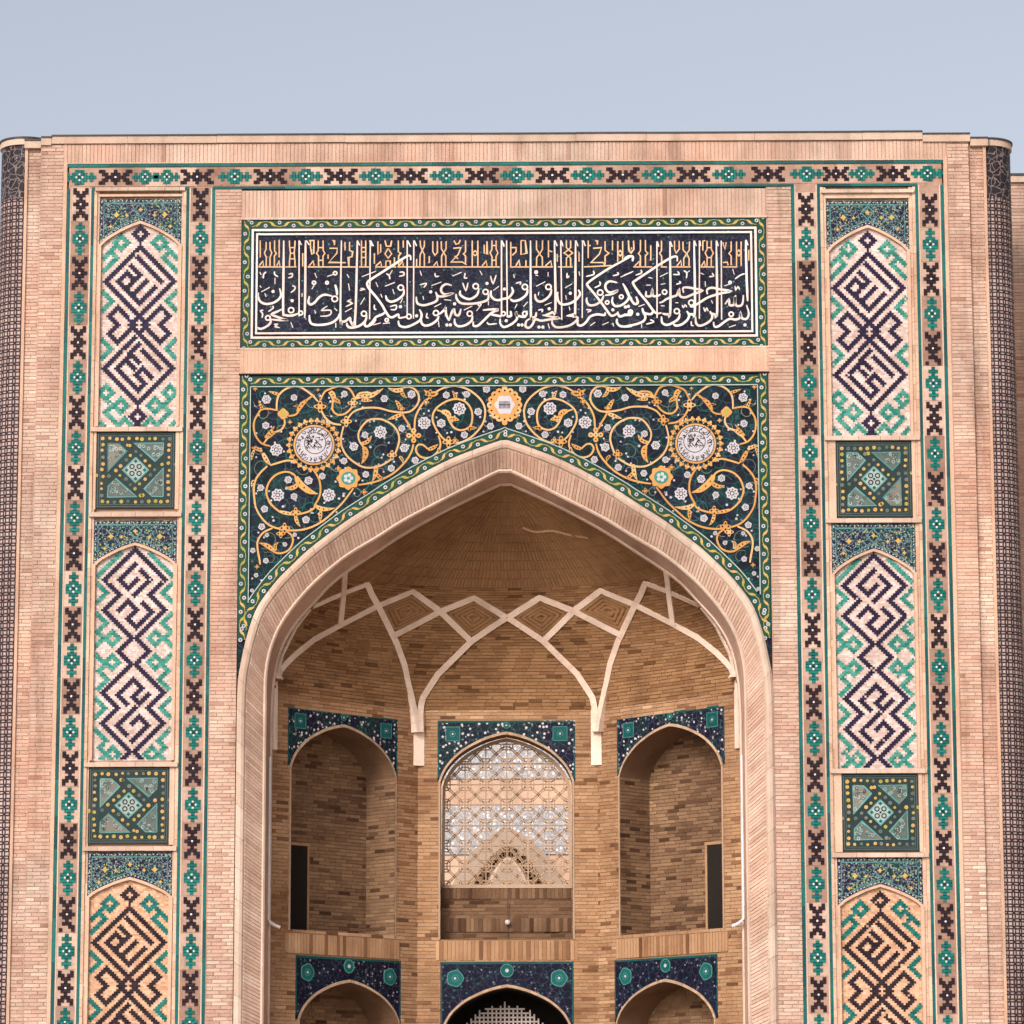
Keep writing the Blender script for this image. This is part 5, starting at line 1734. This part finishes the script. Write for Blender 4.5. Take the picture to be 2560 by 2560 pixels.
for ri, tx in enumerate(RIBS):
    pxs = [CR(p) for p in parse(tx)[0]]
    # keep the sharp peaks: split where the line turns back
    P, Nn = [], []
    for a, c in zip(pxs, pxs[1:]):
        p_, n_ = on_vault([a, c], 7, False)
        P += p_[:-1] if P or True else p_
        Nn += n_[:-1]
    p_, n_ = on_vault([pxs[-1], (pxs[-1][0] + .1, pxs[-1][1])], 2, False)
    P.append(p_[0])
    Nn.append(n_[0])
    for s in MIR:
        q = MB()
        ribbon3(q, [Vector((p.x * s, p.y, p.z)) for p in P], [Vector((m_.x * s, m_.y, m_.z)) for m_ in Nn], 0.108 if ri != 5 else 0.06, 0.035 + 0.003 * ri, random.random(), 0.11 if ri in (0, 1, 3) else 0.0)
        q.build('rib', 'rib', vo)
# nested lozenge bricks inside the coffers
for dm in (((1015, 462), (1245, 362), (1415, 488), (1105, 640)), ((1462, 503), (1668, 408), (1870, 533), (1652, 676))):
    cx_, cy_ = sum(p[0] for p in dm) / 4, sum(p[1] for p in dm) / 4
    for s in MIR:
        q = MB()
        for k in (0.82, 0.62, 0.42, 0.22):
            pp = [CR((lerp(cx_, p[0], k), lerp(cy_, p[1], k))) for p in dm]
            for a, c in zip(pp, pp[1:] + pp[:1]):
                P, Nn = on_vault([a, c], 4, False)
                ribbon3(q, [Vector((p.x * s, p.y, p.z)) for p in P], [Vector((m_.x * s, m_.y, m_.z)) for m_ in Nn], 0.05, 0.034, 0.4 + 0.3 * random.random())
        q.build('coffer', 'brick_vault', vo)

P, Nn = on_vault([zc(1240, 900, 0.3727)(p) for p in ((180, 1120), (270, 1150), (370, 1140), (480, 1165), (620, 1190))], 14)
q = MB()
ribbon3(q, P, Nn, 0.045, 0.024, 0.95)
q.build('plaster_scrape', 'brick_in', vo)

# corner shafts below the ribs
for s in MIR:
    for base, y0, y1, wd, nn, fr in ((PL1, 1774, 1914, 0.20, Vector((0.38, -0.92, 0)), WB), (PL0, 1675, 1873, 0.13, Vector((0.92, -0.38, 0)), None)):
        frr = Fr((0, base.y, 0), (1, 0, 0), (0, -1, 0))
        z0, z1 = frr.px(1262, y1)[1], frr.px(1262, y0)[1]
        q = MB()
        P = [Vector((base.x * s, base.y, z)) for z in (z0, z1)]
        ribbon3(q, P, [Vector((nn.x * s, nn.y, 0)).normalized()] * 2, wd, 0.055, 0.8)
        q.build('rib_shaft', 'rib', vo)


# ------------------------------------------------------------------ recess walls with two storeys of niches
class Mir:
    """right hand diagonal wall: the left one seen in the mirror"""
    def __init__(s, f):
        s.f = f

    def pt(s, u, v, d=0.0):
        x, y, z = s.f.pt(u, v, d)
        return (-x, y, z)


def rect_hole(sl, sr, vt, vs_, ol, orr, vf):
    return [(sl, vt), (sr, vt), (sr, vs_), (orr, vs_), (orr, vf), (ol, vf), (ol, vs_), (sl, vs_)]


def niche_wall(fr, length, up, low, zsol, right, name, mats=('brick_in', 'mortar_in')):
    """up, low: dicts with spandrel edges (sl, sr, vt), opening (ol, orr), spring vs, apex va, floor vf"""
    q = MB()
    holes = [rect_hole(h['sl'], h['sr'], h['vt'], h['vs'], h['ol'], h['orr'], h['vf']) for h in (up, low)]
    outer = rect(-0.02, length + 0.02, 0, ZS + 0.03)
    v1, v0 = zsol
    band = rect(up['sl'] - 0.03, up['sr'] + 0.03, v0, v1)
    fill_bricks(q, fr, [outer] + holes + [band], 0, ZS + 0.03, 0.0, lo=0, hi=1, dark=0.09)
    for a, c in ((0, low['vf']), (low['vf'], low['vs']), (low['vs'], low['vt']), (low['vt'], up['vf']), (up['vf'], up['vs']), (up['vs'], up['vt']), (up['vt'], ZS + 0.03)):
        if c - a < 0.01:
            continue
        for u0_, u1_ in scan([outer] + holes, (a + c) / 2):
            q.box(fr, u0_, u1_, a, c, -0.10, -0.010, 0.4, 1)
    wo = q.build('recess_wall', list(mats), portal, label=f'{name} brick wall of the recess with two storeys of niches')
    so_ = MB()
    soldier(band[0][0], band[1][0], v0, v1, 0.012, so_, fr, 0.07, dark=0.16)
    so_.build('soldier_course', ['brick_in', 'mortar_in'], wo)
    return wo


def niche(fr, h, wo, depth, tile, trim=0.04, door=None, name='', back=True, black=False, trim_mat='lattice'):
    uc, hw = (h['ol'] + h['orr']) / 2, (h['orr'] - h['ol']) / 2
    ar = arch_pts(uc, hw, h['vs'], h['va'] - h['vs'])
    out = arch_pts(uc, min(hw + trim, uc - h['sl'] - 0.004, h['sr'] - uc - 0.004), h['vs'], h['va'] - h['vs'] + trim * 1.25)
    q = MB()
    q.prism(fr, [(h['sl'], h['vs'])] + out + [(h['sr'], h['vs']), (h['sr'], h['vt']), (h['sl'], h['vt'])], -0.10, -0.006)
    to = q.build('niche_spandrel', tile, wo)
    fl_ = MB()
    fl_.ribbon(fr, [(h['sl'] + .02, h['vs'] + .08), (h['sl'] + .02, h['vt'] - .02), (h['sr'] - .02, h['vt'] - .02), (h['sr'] - .02, h['vs'] + .08)], 0.022, -0.02, -0.002, 0.2)
    fl_.build('spandrel_edge', 'teal_line', wo)
    # trim
    t = MB()
    for a, c, e, f in zip(ar, ar[1:], out, out[1:]):
        t.face([fr.pt(*a, 0.018), fr.pt(*c, 0.018), fr.pt(*f, 0.014), fr.pt(*e, 0.014)], random.random())
        t.face([fr.pt(*e, 0.014), fr.pt(*f, 0.014), fr.pt(*f, -0.05), fr.pt(*e, -0.05)], 0.5)
    for s_, u_ in ((-1, h['ol']), (1, h['orr'])):
        a, c = sorted((u_, u_ + s_ * 0.035))
        t.box(fr, a, c, h['vf'], h['vs'], -0.10, 0.012, 0.5)
    t.build('niche_trim', trim_mat, wo)
    # reveal
    if black:
        path = [(h['ol'], h['vf'])] + ar + [(h['orr'], h['vf'])]
        r_ = MB()
        r_.loft([[fr.pt(*p, 0.018) for p in path], [fr.pt(*p, -0.25) for p in path]], 0.25)
        r_.build('niche_reveal', 'brick_in', wo)
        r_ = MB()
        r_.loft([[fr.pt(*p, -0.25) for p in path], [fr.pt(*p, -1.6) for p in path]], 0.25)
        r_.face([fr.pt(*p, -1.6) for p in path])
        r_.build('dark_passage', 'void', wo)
        return ar
    path = [(h['ol'], h['vf'])] + ar + [(h['orr'], h['vf'])]
    r_ = MB()
    r_.loft([[fr.pt(*p, 0.018) for p in path], [fr.pt(*p, -depth - 0.06) for p in path]], 0.3)
    r_.face([fr.pt(h['ol'], h['vf'], 0), fr.pt(h['orr'], h['vf'], 0), fr.pt(h['orr'], h['vf'], -depth), fr.pt(h['ol'], h['vf'], -depth)], 0.3)
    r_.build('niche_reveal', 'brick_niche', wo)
    if back:
        b_ = MB()
        b_.face([fr.pt(*p, -depth - 0.012) for p in path], 0.4, 1)
        polys = [path]
        if door:
            polys.append(rect(*door))
        fill_bricks(b_, fr, polys, h['vf'], h['va'], -depth, lo=0, hi=0.95, dark=0.14)
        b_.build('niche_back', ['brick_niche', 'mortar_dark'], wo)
        if door:
            d_ = MB()
            d_.box(fr, *door, -depth - 0.01, -depth + 0.004)
            d_.build('doorway', 'void', wo)
            f_ = MB()
            f_.ribbon(fr, [(door[1], door[2]), (door[1], door[3]), (door[0], door[3])], 0.05, -depth - .01, -depth + 0.02, 0.4)
            f_.build('door_frame', 'brick_in', wo)
    # courses on the straight reveal farther from the viewer
    side_u = h['orr']
    vr = MB()
    base = fr.f if isinstance(fr, Mir) else fr
    f2 = Fr(Vector(base.pt(side_u, 0, 0)), -base.N, -base.U)
    f2 = Mir(f2) if isinstance(fr, Mir) else f2
    fill_bricks(vr, f2, [rect(0.0, depth - 0.01, h['vf'], h['vs'])], h['vf'], h['vs'], 0.006, lo=0, hi=0.9, dark=0.14)
    vr.build('niche_jamb', 'brick_niche', wo)
    return ar


def medallions(fr, h, wo, r, low):
    for u in (lerp(h['sl'], h['sr'], 0.11), lerp(h['sl'], h['sr'], 0.89)):
        v_ = h['vt'] - r * 1.9
        q = MB()
        if low:
            q.disc(fr, u, v_, r, -0.02, 0.004, 20, 0.4, 0, lobes=5, depth=0.06)
            q.disc(fr, u, v_, r * .90, -0.02, 0.006, 16, 0.5, 1, lobes=5, depth=0.06)
        else:
            q.ribbon(fr, [(u - r, v_ - r), (u + r, v_ - r), (u + r, v_ + r), (u - r, v_ + r), (u - r, v_ - r)], r * 0.12, -0.02, 0.004, 0.1, 0)
            q.prism(fr, [(u - r * .92, v_ - r * .92), (u + r * .92, v_ - r * .92), (u + r * .92, v_ + r * .92), (u - r * .92, v_ + r * .92)], -0.02, 0.001, 0.2, 3)
        q.ring(fr, u, v_, r * 0.4, r * 0.10, -0.02, 0.009, 8, 0.1, 0)
        q.disc(fr, u, v_, r * 0.16, -0.02, 0.008, 6, 0.6, 2)
        q.build('tile_medallion', ['turq', 'teal_line', 'white', 'teal_line'], wo)
    u = (h['sl'] + h['sr']) / 2
    v_ = lerp(h['va'], h['vt'], 0.66)
    q = MB()
    k = r * (0.75 if low else 0.45)
    q.ring(fr, u, v_, k, k * 0.16, -0.02, 0.004, 14, 0.3, 0)
    q.disc(fr, u, v_, k * 0.85, -0.02, 0.002, 12, 0.3, 1)
    q.disc(fr, u, v_, k * 0.3, -0.02, 0.006, 8, 0.6, 2)
    q.build('roundel', ['turq', 'green', 'white'], wo)


def mk(fr, sl, sr, vt, ol, orr, sp_, ap, fl_):
    uv = lambda p: fr.px(*p)
    d = dict(sl=uv(sl)[0], sr=uv(sr)[0], vt=(uv(vt[0])[1] + uv(vt[1])[1]) / 2, ol=uv(ol)[0], orr=uv(orr)[0])
    d['vs'] = (uv(sp_[0])[1] + uv(sp_[1])[1]) / 2
    d['va'] = uv(ap)[1]
    d['vf'] = uv(fl_)[1] if fl_ else 0.02
    return d


upL = mk(WL, (720, 1800), (995, 1830), ((720, 1763), (995, 1799)), (727, 2000), (987, 2000), ((728, 1912), (986, 1950)), (858, 1818), (860, 2334))
lowL = mk(WL, (739, 2420), (1003, 2430), ((739, 2386), (1003, 2404)), (748, 2560), (995, 2560), ((748, 2548), (995, 2560)), (868, 2456), None)
upB = mk(WB, (1094, 1850), (1438, 1850), ((1094, 1801), (1438, 1802)), (1101, 2100), (1431, 2100), ((1101, 1960), (1431, 1950)), (1266, 1836), (1266, 2348))
lowB = mk(WB, (1101, 2450), (1434, 2450), ((1101, 2404), (1434, 2406)), (1112, 2560), (1424, 2560), ((1112, 2568), (1424, 2568)), (1266, 2468), None)
solL = (WL.px(860, 2341)[1], WL.px(860, 2390)[1])
solB = (WB.px(1266, 2352)[1], WB.px(1266, 2400)[1])
WRm = Mir(WL)
# diagonal walls
dw = (WL.px(727, 2115)[0] + 0.35, WL.px(727, 2115)[0] + 0.86, upL['vf'], WL.px(745, 2114)[1])
for fr, right in ((WL, False), (WRm, True)):
    wo = niche_wall(fr, LEN_D, upL, lowL, solL, right, 'right diagonal' if right else 'left diagonal')
    niche(fr, upL, wo, 0.75, 'niche_tile', door=None)
    niche(fr, lowL, wo, 0.75, 'niche_tile_low')
    medallions(fr, upL, wo, 0.125, False)
    medallions(fr, lowL, wo, 0.15, True)
    # dark doorway at the outer end of the upper niche, where a narrow stair leaves it
    d_ = MB()
    e0, e1 = WL.px(722, 2200, -0.75)[0], WL.px(766, 2200, -0.75)[0]
    d_.box(fr, e0, e1, upL['vf'] + 0.002, WL.px(745, 2114, -0.75)[1], -0.77, -0.73)
    d_.build('doorway', 'void', wo)
    d_ = MB()
    zl = WL.px(745, 2114, -0.75)[1]
    d_.box(fr, e0 - .02, e1 + .05, zl, zl + 0.05, -0.77, -0.715, 0.7)
    d_.box(fr, e1, e1 + .045, upL['vf'], zl, -0.77, -0.72, 0.7)
    d_.build('door_frame', 'brick_in', wo)
wo = niche_wall(WB, LEN_B, upB, lowB, solB, False, 'middle')
medallions(WB, upB, wo, 0.125, False)
medallions(WB, lowB, wo, 0.15, True)
niche(WB, lowB, wo, 0.7, 'niche_tile_low', black=True)
ar_w = niche(WB, upB, wo, 0.42, 'niche_tile', back=False)

# window lattice and the parapet below it
LW = Fr(Vector(WB.pt(0, 0, -0.40)), (1, 0, 0), (0, -1, 0))
zsill = LW.px(1266, 2216)[1]
in_path = [(upB['ol'] + 0.03, zsill)] + [(lerp((upB['ol'] + upB['orr']) / 2, a, 0.955), c - 0.05) for a, c in ar_w] + [(upB['orr'] - 0.03, zsill)]
win = MB()
win.ribbon(LW, in_path + in_path[:1], 0.055, -0.05, 0.03, 0.8)
wino = win.build('lattice_window', 'lattice', wo, label='arched window filled with a clay lattice')
lat = MB()


def lat_seg(a, c, wd, d=0.012):
    n_ = max(2, int(math.dist(a, c) / 0.02))
    pts = [(lerp(a[0], c[0], i / n_), lerp(a[1], c[1], i / n_)) for i in range(n_ + 1)]
    run = []
    for p in pts + [None]:
        if p and inside(in_path, *p):
            run.append(p)
        else:
            if len(run) > 1:
                lat.ribbon(LW, [run[0], run[-1]], wd, -0.03, d, random.random())
            run = []


gx = [LW.px(1080 + z * 0.3209, 2100)[0] for z in (95, 257, 420, 583, 748, 912, 1075)]
gz = [LW.px(1266, 1780 + z * 0.3209)[1] for z in (250, 408, 565, 722, 885, 1043, 1200, 1360)]
for x in gx:
    lat_seg((x, gz[-1]), (x, gz[0] + 0.3), 0.020, 0.016)
for z in gz:
    lat_seg((gx[0] - .05, z), (gx[-1] + .05, z), 0.018, 0.014)
for x0, x1 in zip(gx, gx[1:]):
    for z1, z0 in zip(gz, gz[1:]):
        w_, h_ = x1 - x0, z1 - z0
        P = lambda a, c: (x0 + a * w_, z0 + c * h_)
        for a, c in (((.28, 0), (.28, .22)), ((.72, 0), (.72, .22)), ((.28, 1), (.28, .78)), ((.72, 1), (.72, .78)), ((0, .28), (.22, .28)), ((0, .72), (.22, .72)), ((1, .28), (.78, .28)), ((1, .72), (.78, .72)),
                     ((.22, .28), (.72, .78)), ((.28, .22), (.78, .72)), ((.22, .72), (.72, .22)), ((.28, .78), (.78, .28)), ((.0, .14), (.14, .14)), ((.14, 0), (.14, .14)), ((1, .14), (.86, .14)), ((.86, 0), (.86, .14)), ((0, .86), (.14, .86)), ((.14, 1), (.14, .86)), ((1, .86), (.86, .86)), ((.86, 1), (.86, .86)),
                     ((.14, .14), (.28, .22)), ((.86, .14), (.72, .22)), ((.14, .86), (.28, .78)), ((.86, .86), (.72, .78)), ((.14, .14), (.22, .28)), ((.86, .14), (.78, .28)), ((.14, .86), (.22, .72)), ((.86, .86), (.78, .72))):
            lat_seg(P(*a), P(*c), 0.019)
lat.build('lattice', 'lattice', wino, kind='stuff')
pa = MB()
zmid = [LW.px(1266, y)[1] for y in (2216, 2247, 2296, 2330, 2350)]
pu0, pu1 = upB['ol'], upB['orr']
soldier(pu0, pu1, zmid[1], zmid[0], 0.02, pa, LW, 0.07, 0, 0.5, 1, 0.35)
fill_bricks(pa, LW, [rect(pu0, pu1, zmid[2], zmid[1])], zmid[2], zmid[1], 0.0, lo=0, hi=0.45, dark=0.3)
pa.box(LW, pu0, pu1, zmid[2], zmid[1], -0.06, -0.010, 0.2, 1)
soldier(pu0, pu1, zmid[3], zmid[2], 0.06, pa, LW, 0.075, 0, 0.6, 1, 0.3)
fill_bricks(pa, LW, [rect(pu0, pu1, zmid[4] - .02, zmid[3])], zmid[4] - .02, zmid[3], 0.03, lo=0, hi=0.7, dark=0.2)
pa.box(LW, pu0, pu1, zmid[4] - .02, zmid[3], -0.06, 0.02, 0.3, 1)
pa.build('parapet', ['brick_niche', 'mortar_dark'], wo, label='dark brick parapet below the lattice window')  # niche brick with its painted-in shade, plus a larger share of dark bricks
fc = MB()
fc.face([LW.pt(pu0, zmid[4] - .02, 0), LW.pt(pu1, zmid[4] - .02, 0), WB.pt(pu1, upB['vf'], 0.0), WB.pt(pu0, upB['vf'], 0.0)], 0.3)
fc.build('window_sill', 'brick_in', wo)

# woven grille in the dark lower opening
WV = Fr(Vector(WB.pt(0, 0, -0.9)), (1, 0, 0), (0, -1, 0))
gr = MB()
c0 = WV.px(1262, 2512)
st = 0.075
for i in range(-22, 23):
    for j in range(0, 34):
        u, v_ = c0[0] + i * st, c0[1] - j * st
        hwid = 0.85 * math.sqrt(min(1, (j * st) / 0.55)) if j * st < 0.55 else 0.85
        if abs(i * st) > hwid + 0.02:
            continue
        if (i + j) % 2:
            gr.box(WV, u - st * .75, u + st * .75, v_ - .014, v_ + .014, -0.01, 0.012, random.random())
        else:
            gr.box(WV, u - .014, u + .014, v_ - st * .75, v_ + st * .75, -0.012, 0.010, random.random())
gr.build('woven_grille', 'script', wo, kind='stuff')


# ------------------------------------------------------------------ small fittings
def tube(pts, r, n=8):
    q = MB()
    rings = []
    for i, p in enumerate(pts):
        a, c = pts[max(i - 1, 0)], pts[min(i + 1, len(pts) - 1)]
        t = (Vector(c) - Vector(a)).normalized()
        e1 = t.cross(Vector((0.31, 0.2, 0.93))).normalized() if abs(t.z) < 0.9 else t.cross(Vector((0, 1, 0))).normalized()
        e2 = t.cross(e1)
        rings.append([tuple(Vector(p) + (e1 * math.cos(2 * math.pi * k / n) + e2 * math.sin(2 * math.pi * k / n)) * r) for k in range(n + 1)])
    q.loft(rings, 0.7)
    q.face(rings[0], 0.7)
    q.face(rings[-1], 0.7)
    return q


for s, nm in ((-1, 'left'), (1, 'right')):
    FP = Fr((0, 0.64, 0), (1, 0, 0), (0, -1, 0))
    x0 = FP.px(674, 2000)[0] * (1 if s < 0 else -1)
    za, zb = FP.px(1262, 1890)[1], FP.px(1262, 2302)[1]
    sg = 1 if s < 0 else -1
    pts = [(x0, .64, za), (x0, .64, zb + 0.05), (x0 + sg * .01, .64, zb), (x0 + sg * 0.10, .70, zb - 0.06), (x0 + sg * 0.18, .76, zb - 0.09)]
    base = Vector((x0, .64, zb - 0.09))
    th_ = thing('drain_pipe', base, f'thin white pipe with a bent foot on the {nm} side of the arch recess', 'pipe', 'white pipes inside the arch')
    q = tube(pts[:3], 0.022)
    q.build('pipe', 'pipe', th_, origin=base)
    q = tube(pts[2:], 0.030)
    q.build('pipe_foot', 'pipe', th_, origin=base)

lp = LW.px(1269, 2306, 0.12)
base = Vector(LW.pt(lp[0], lp[1], 0.06))
lt = thing('wall_lamp', base, 'small round white lamp on the dark parapet below the lattice window', 'lamp')
q = MB()
rr = 0.05
for i in range(6):
    for j in range(10):
        a0, a1 = math.pi * i / 6 - math.pi / 2, math.pi * (i + 1) / 6 - math.pi / 2
        b0, b1 = 2 * math.pi * j / 10, 2 * math.pi * (j + 1) / 10
        sp_ = lambda a, c: (rr * math.cos(a) * math.cos(c), -0.07 + rr * math.cos(a) * math.sin(c), rr * math.sin(a))
        q.face([sp_(a0, b0), sp_(a0, b1), sp_(a1, b1), sp_(a1, b0)], 0.9)
q.build('bulb', 'white', lt, smooth=True)
q = MB()
q.disc(FAC, 0, 0, 0.045, -0.01, 0.03, 10)
q.box(FAC, -0.012, 0.012, -0.012, 0.012, 0.0, 0.05)
q.build('bracket', 'metal', lt)
q = MB()
q.box(FAC, -0.006, 0.006, 0.04, 0.42, -0.0, 0.012)
q.box(FAC, -0.006, 0.006, -0.26, -0.04, -0.0, 0.012)
q.build('cable', 'metal', lt)

# ------------------------------------------------------------------ wing behind the right column
FW = Fr((0, 3.0, 0), (1, 0, 0), (0, -1, 0))
wx0 = RX['col'] + 0.3
wz = FW.px(2545, 437)[1]
wing = thing('side_wing', (wx0, 3.0, 0), 'plain brick wing set back behind the right corner column', 'building')
q = MB()
fill_bricks(q, FW, [rect(wx0, wx0 + 2.2, 0, wz - 0.15)], 4.0, wz - 0.15, 0.0)
q.box(FW, wx0, wx0 + 7, 0, wz - 0.15, -6.0, -0.012, 0.5, 1)
q.build('wall', ['brick', 'mortar'], wing, origin=(wx0, 3.0, 0))
q = MB()
q.box(FW, wx0, wx0 + 7, wz - 0.15, wz - 0.03, -6.0, 0.06, 0.6, 0)
q.build('coping', 'cream', wing, origin=(wx0, 3.0, 0))
q = MB()
q.box(FW, wx0, wx0 + 7, wz - 0.03, wz + 0.01, -6.0, 0.08, 0.6, 0)
q.build('roof_sheet', 'metal', wing, origin=(wx0, 3.0, 0))

# ------------------------------------------------------------------ courtyard front seen through the lattice
YQ = 36.0
FQ = Fr((0, YQ, 0), (1, 0, 0), (0, -1, 0))
WZ = lambda x, y: FQ.px(1080 + x * 0.3209, 1780 + y * 0.3209)
ct = thing('courtyard_front', (0, YQ, 0), 'tiled courtyard front with a pointed arch seen through the lattice window', 'building')
OQ = (0, YQ, 0)
x0, x1 = WZ(-900, 0)[0], WZ(2100, 0)[0]
q = MB()
q.box(FQ, x0, x1, 0, WZ(0, 120)[1], -2, -0.05, 0.6)
q.build('wall', 'smooth', ct, origin=OQ)
for ya, yb, mt, nm in ((235, 400, 'court_tile', 'tile_frieze'), (405, 520, 'court_tile', 'tile_frieze'), (735, 1110, 'court_tile', 'tile_panel')):
    q = MB()
    q.box(FQ, WZ(60, 0)[0], WZ(1120, 0)[0], WZ(0, yb)[1], WZ(0, ya)[1], -0.1, 0.0, 0.6)
    q.build(nm, mt, ct, origin=OQ)
for r0, h0, dd, mt, tn, nm in ((470, 905, 0.05, 'mortar', 0.3, 'arch_face'), (330, 1050, 0.08, 'lattice', 0.0, 'arch_band'), (190, 1130, 0.12, 'cream', 0.6, 'arch_fillet'), (165, 1150, 0.14, 'mortar', 0.2, 'arch_field')):
    q = MB()
    uc, vt_ = WZ(590, h0)
    hw_ = abs(WZ(590 + r0, h0)[0] - uc)
    vs_ = WZ(590, 1290)[1]
    q.prism(FQ, [(uc - hw_, 0.0)] + arch_pts(uc, hw_, vs_ - 0.8, vt_ - vs_ + 0.8) + [(uc + hw_, 0.0)], -0.1, dd, tn)
    q.build(nm, mt, ct, origin=OQ)
q = MB()
uc = WZ(590, 0)[0]
for r0 in (235, 285):
    hw_ = abs(WZ(590 + r0, 0)[0] - uc)
    vt_, vs_ = WZ(590, 1130 - (r0 - 190) * 0.7)[1], WZ(590, 1290)[1]
    for a, c in zip(*(lambda z: (z, z[1:]))(resample(arch_pts(uc, hw_, vs_ - 0.8, vt_ - vs_ + 0.8), 40))):
        m_ = (lerp(a[0], c[0], .5), lerp(a[1], c[1], .5))
        q.box(FQ, m_[0] - .06, m_[0] + .06, m_[1] - .07, m_[1] + .07, 0.05, 0.10, random.random())
q.build('arch_openings', 'brick_niche', ct, kind='stuff', origin=OQ)

# ------------------------------------------------------------------ ground
g = MB()
g.face([(-900, -900, 0), (900, -900, 0), (900, 900, 0), (-900, 900, 0)], 0.5)
go = g.build('ground', 'paving', None, kind='structure')
print('objects', len(bpy.data.objects), 'faces', sum(len(m.polygons) for m in bpy.data.meshes))
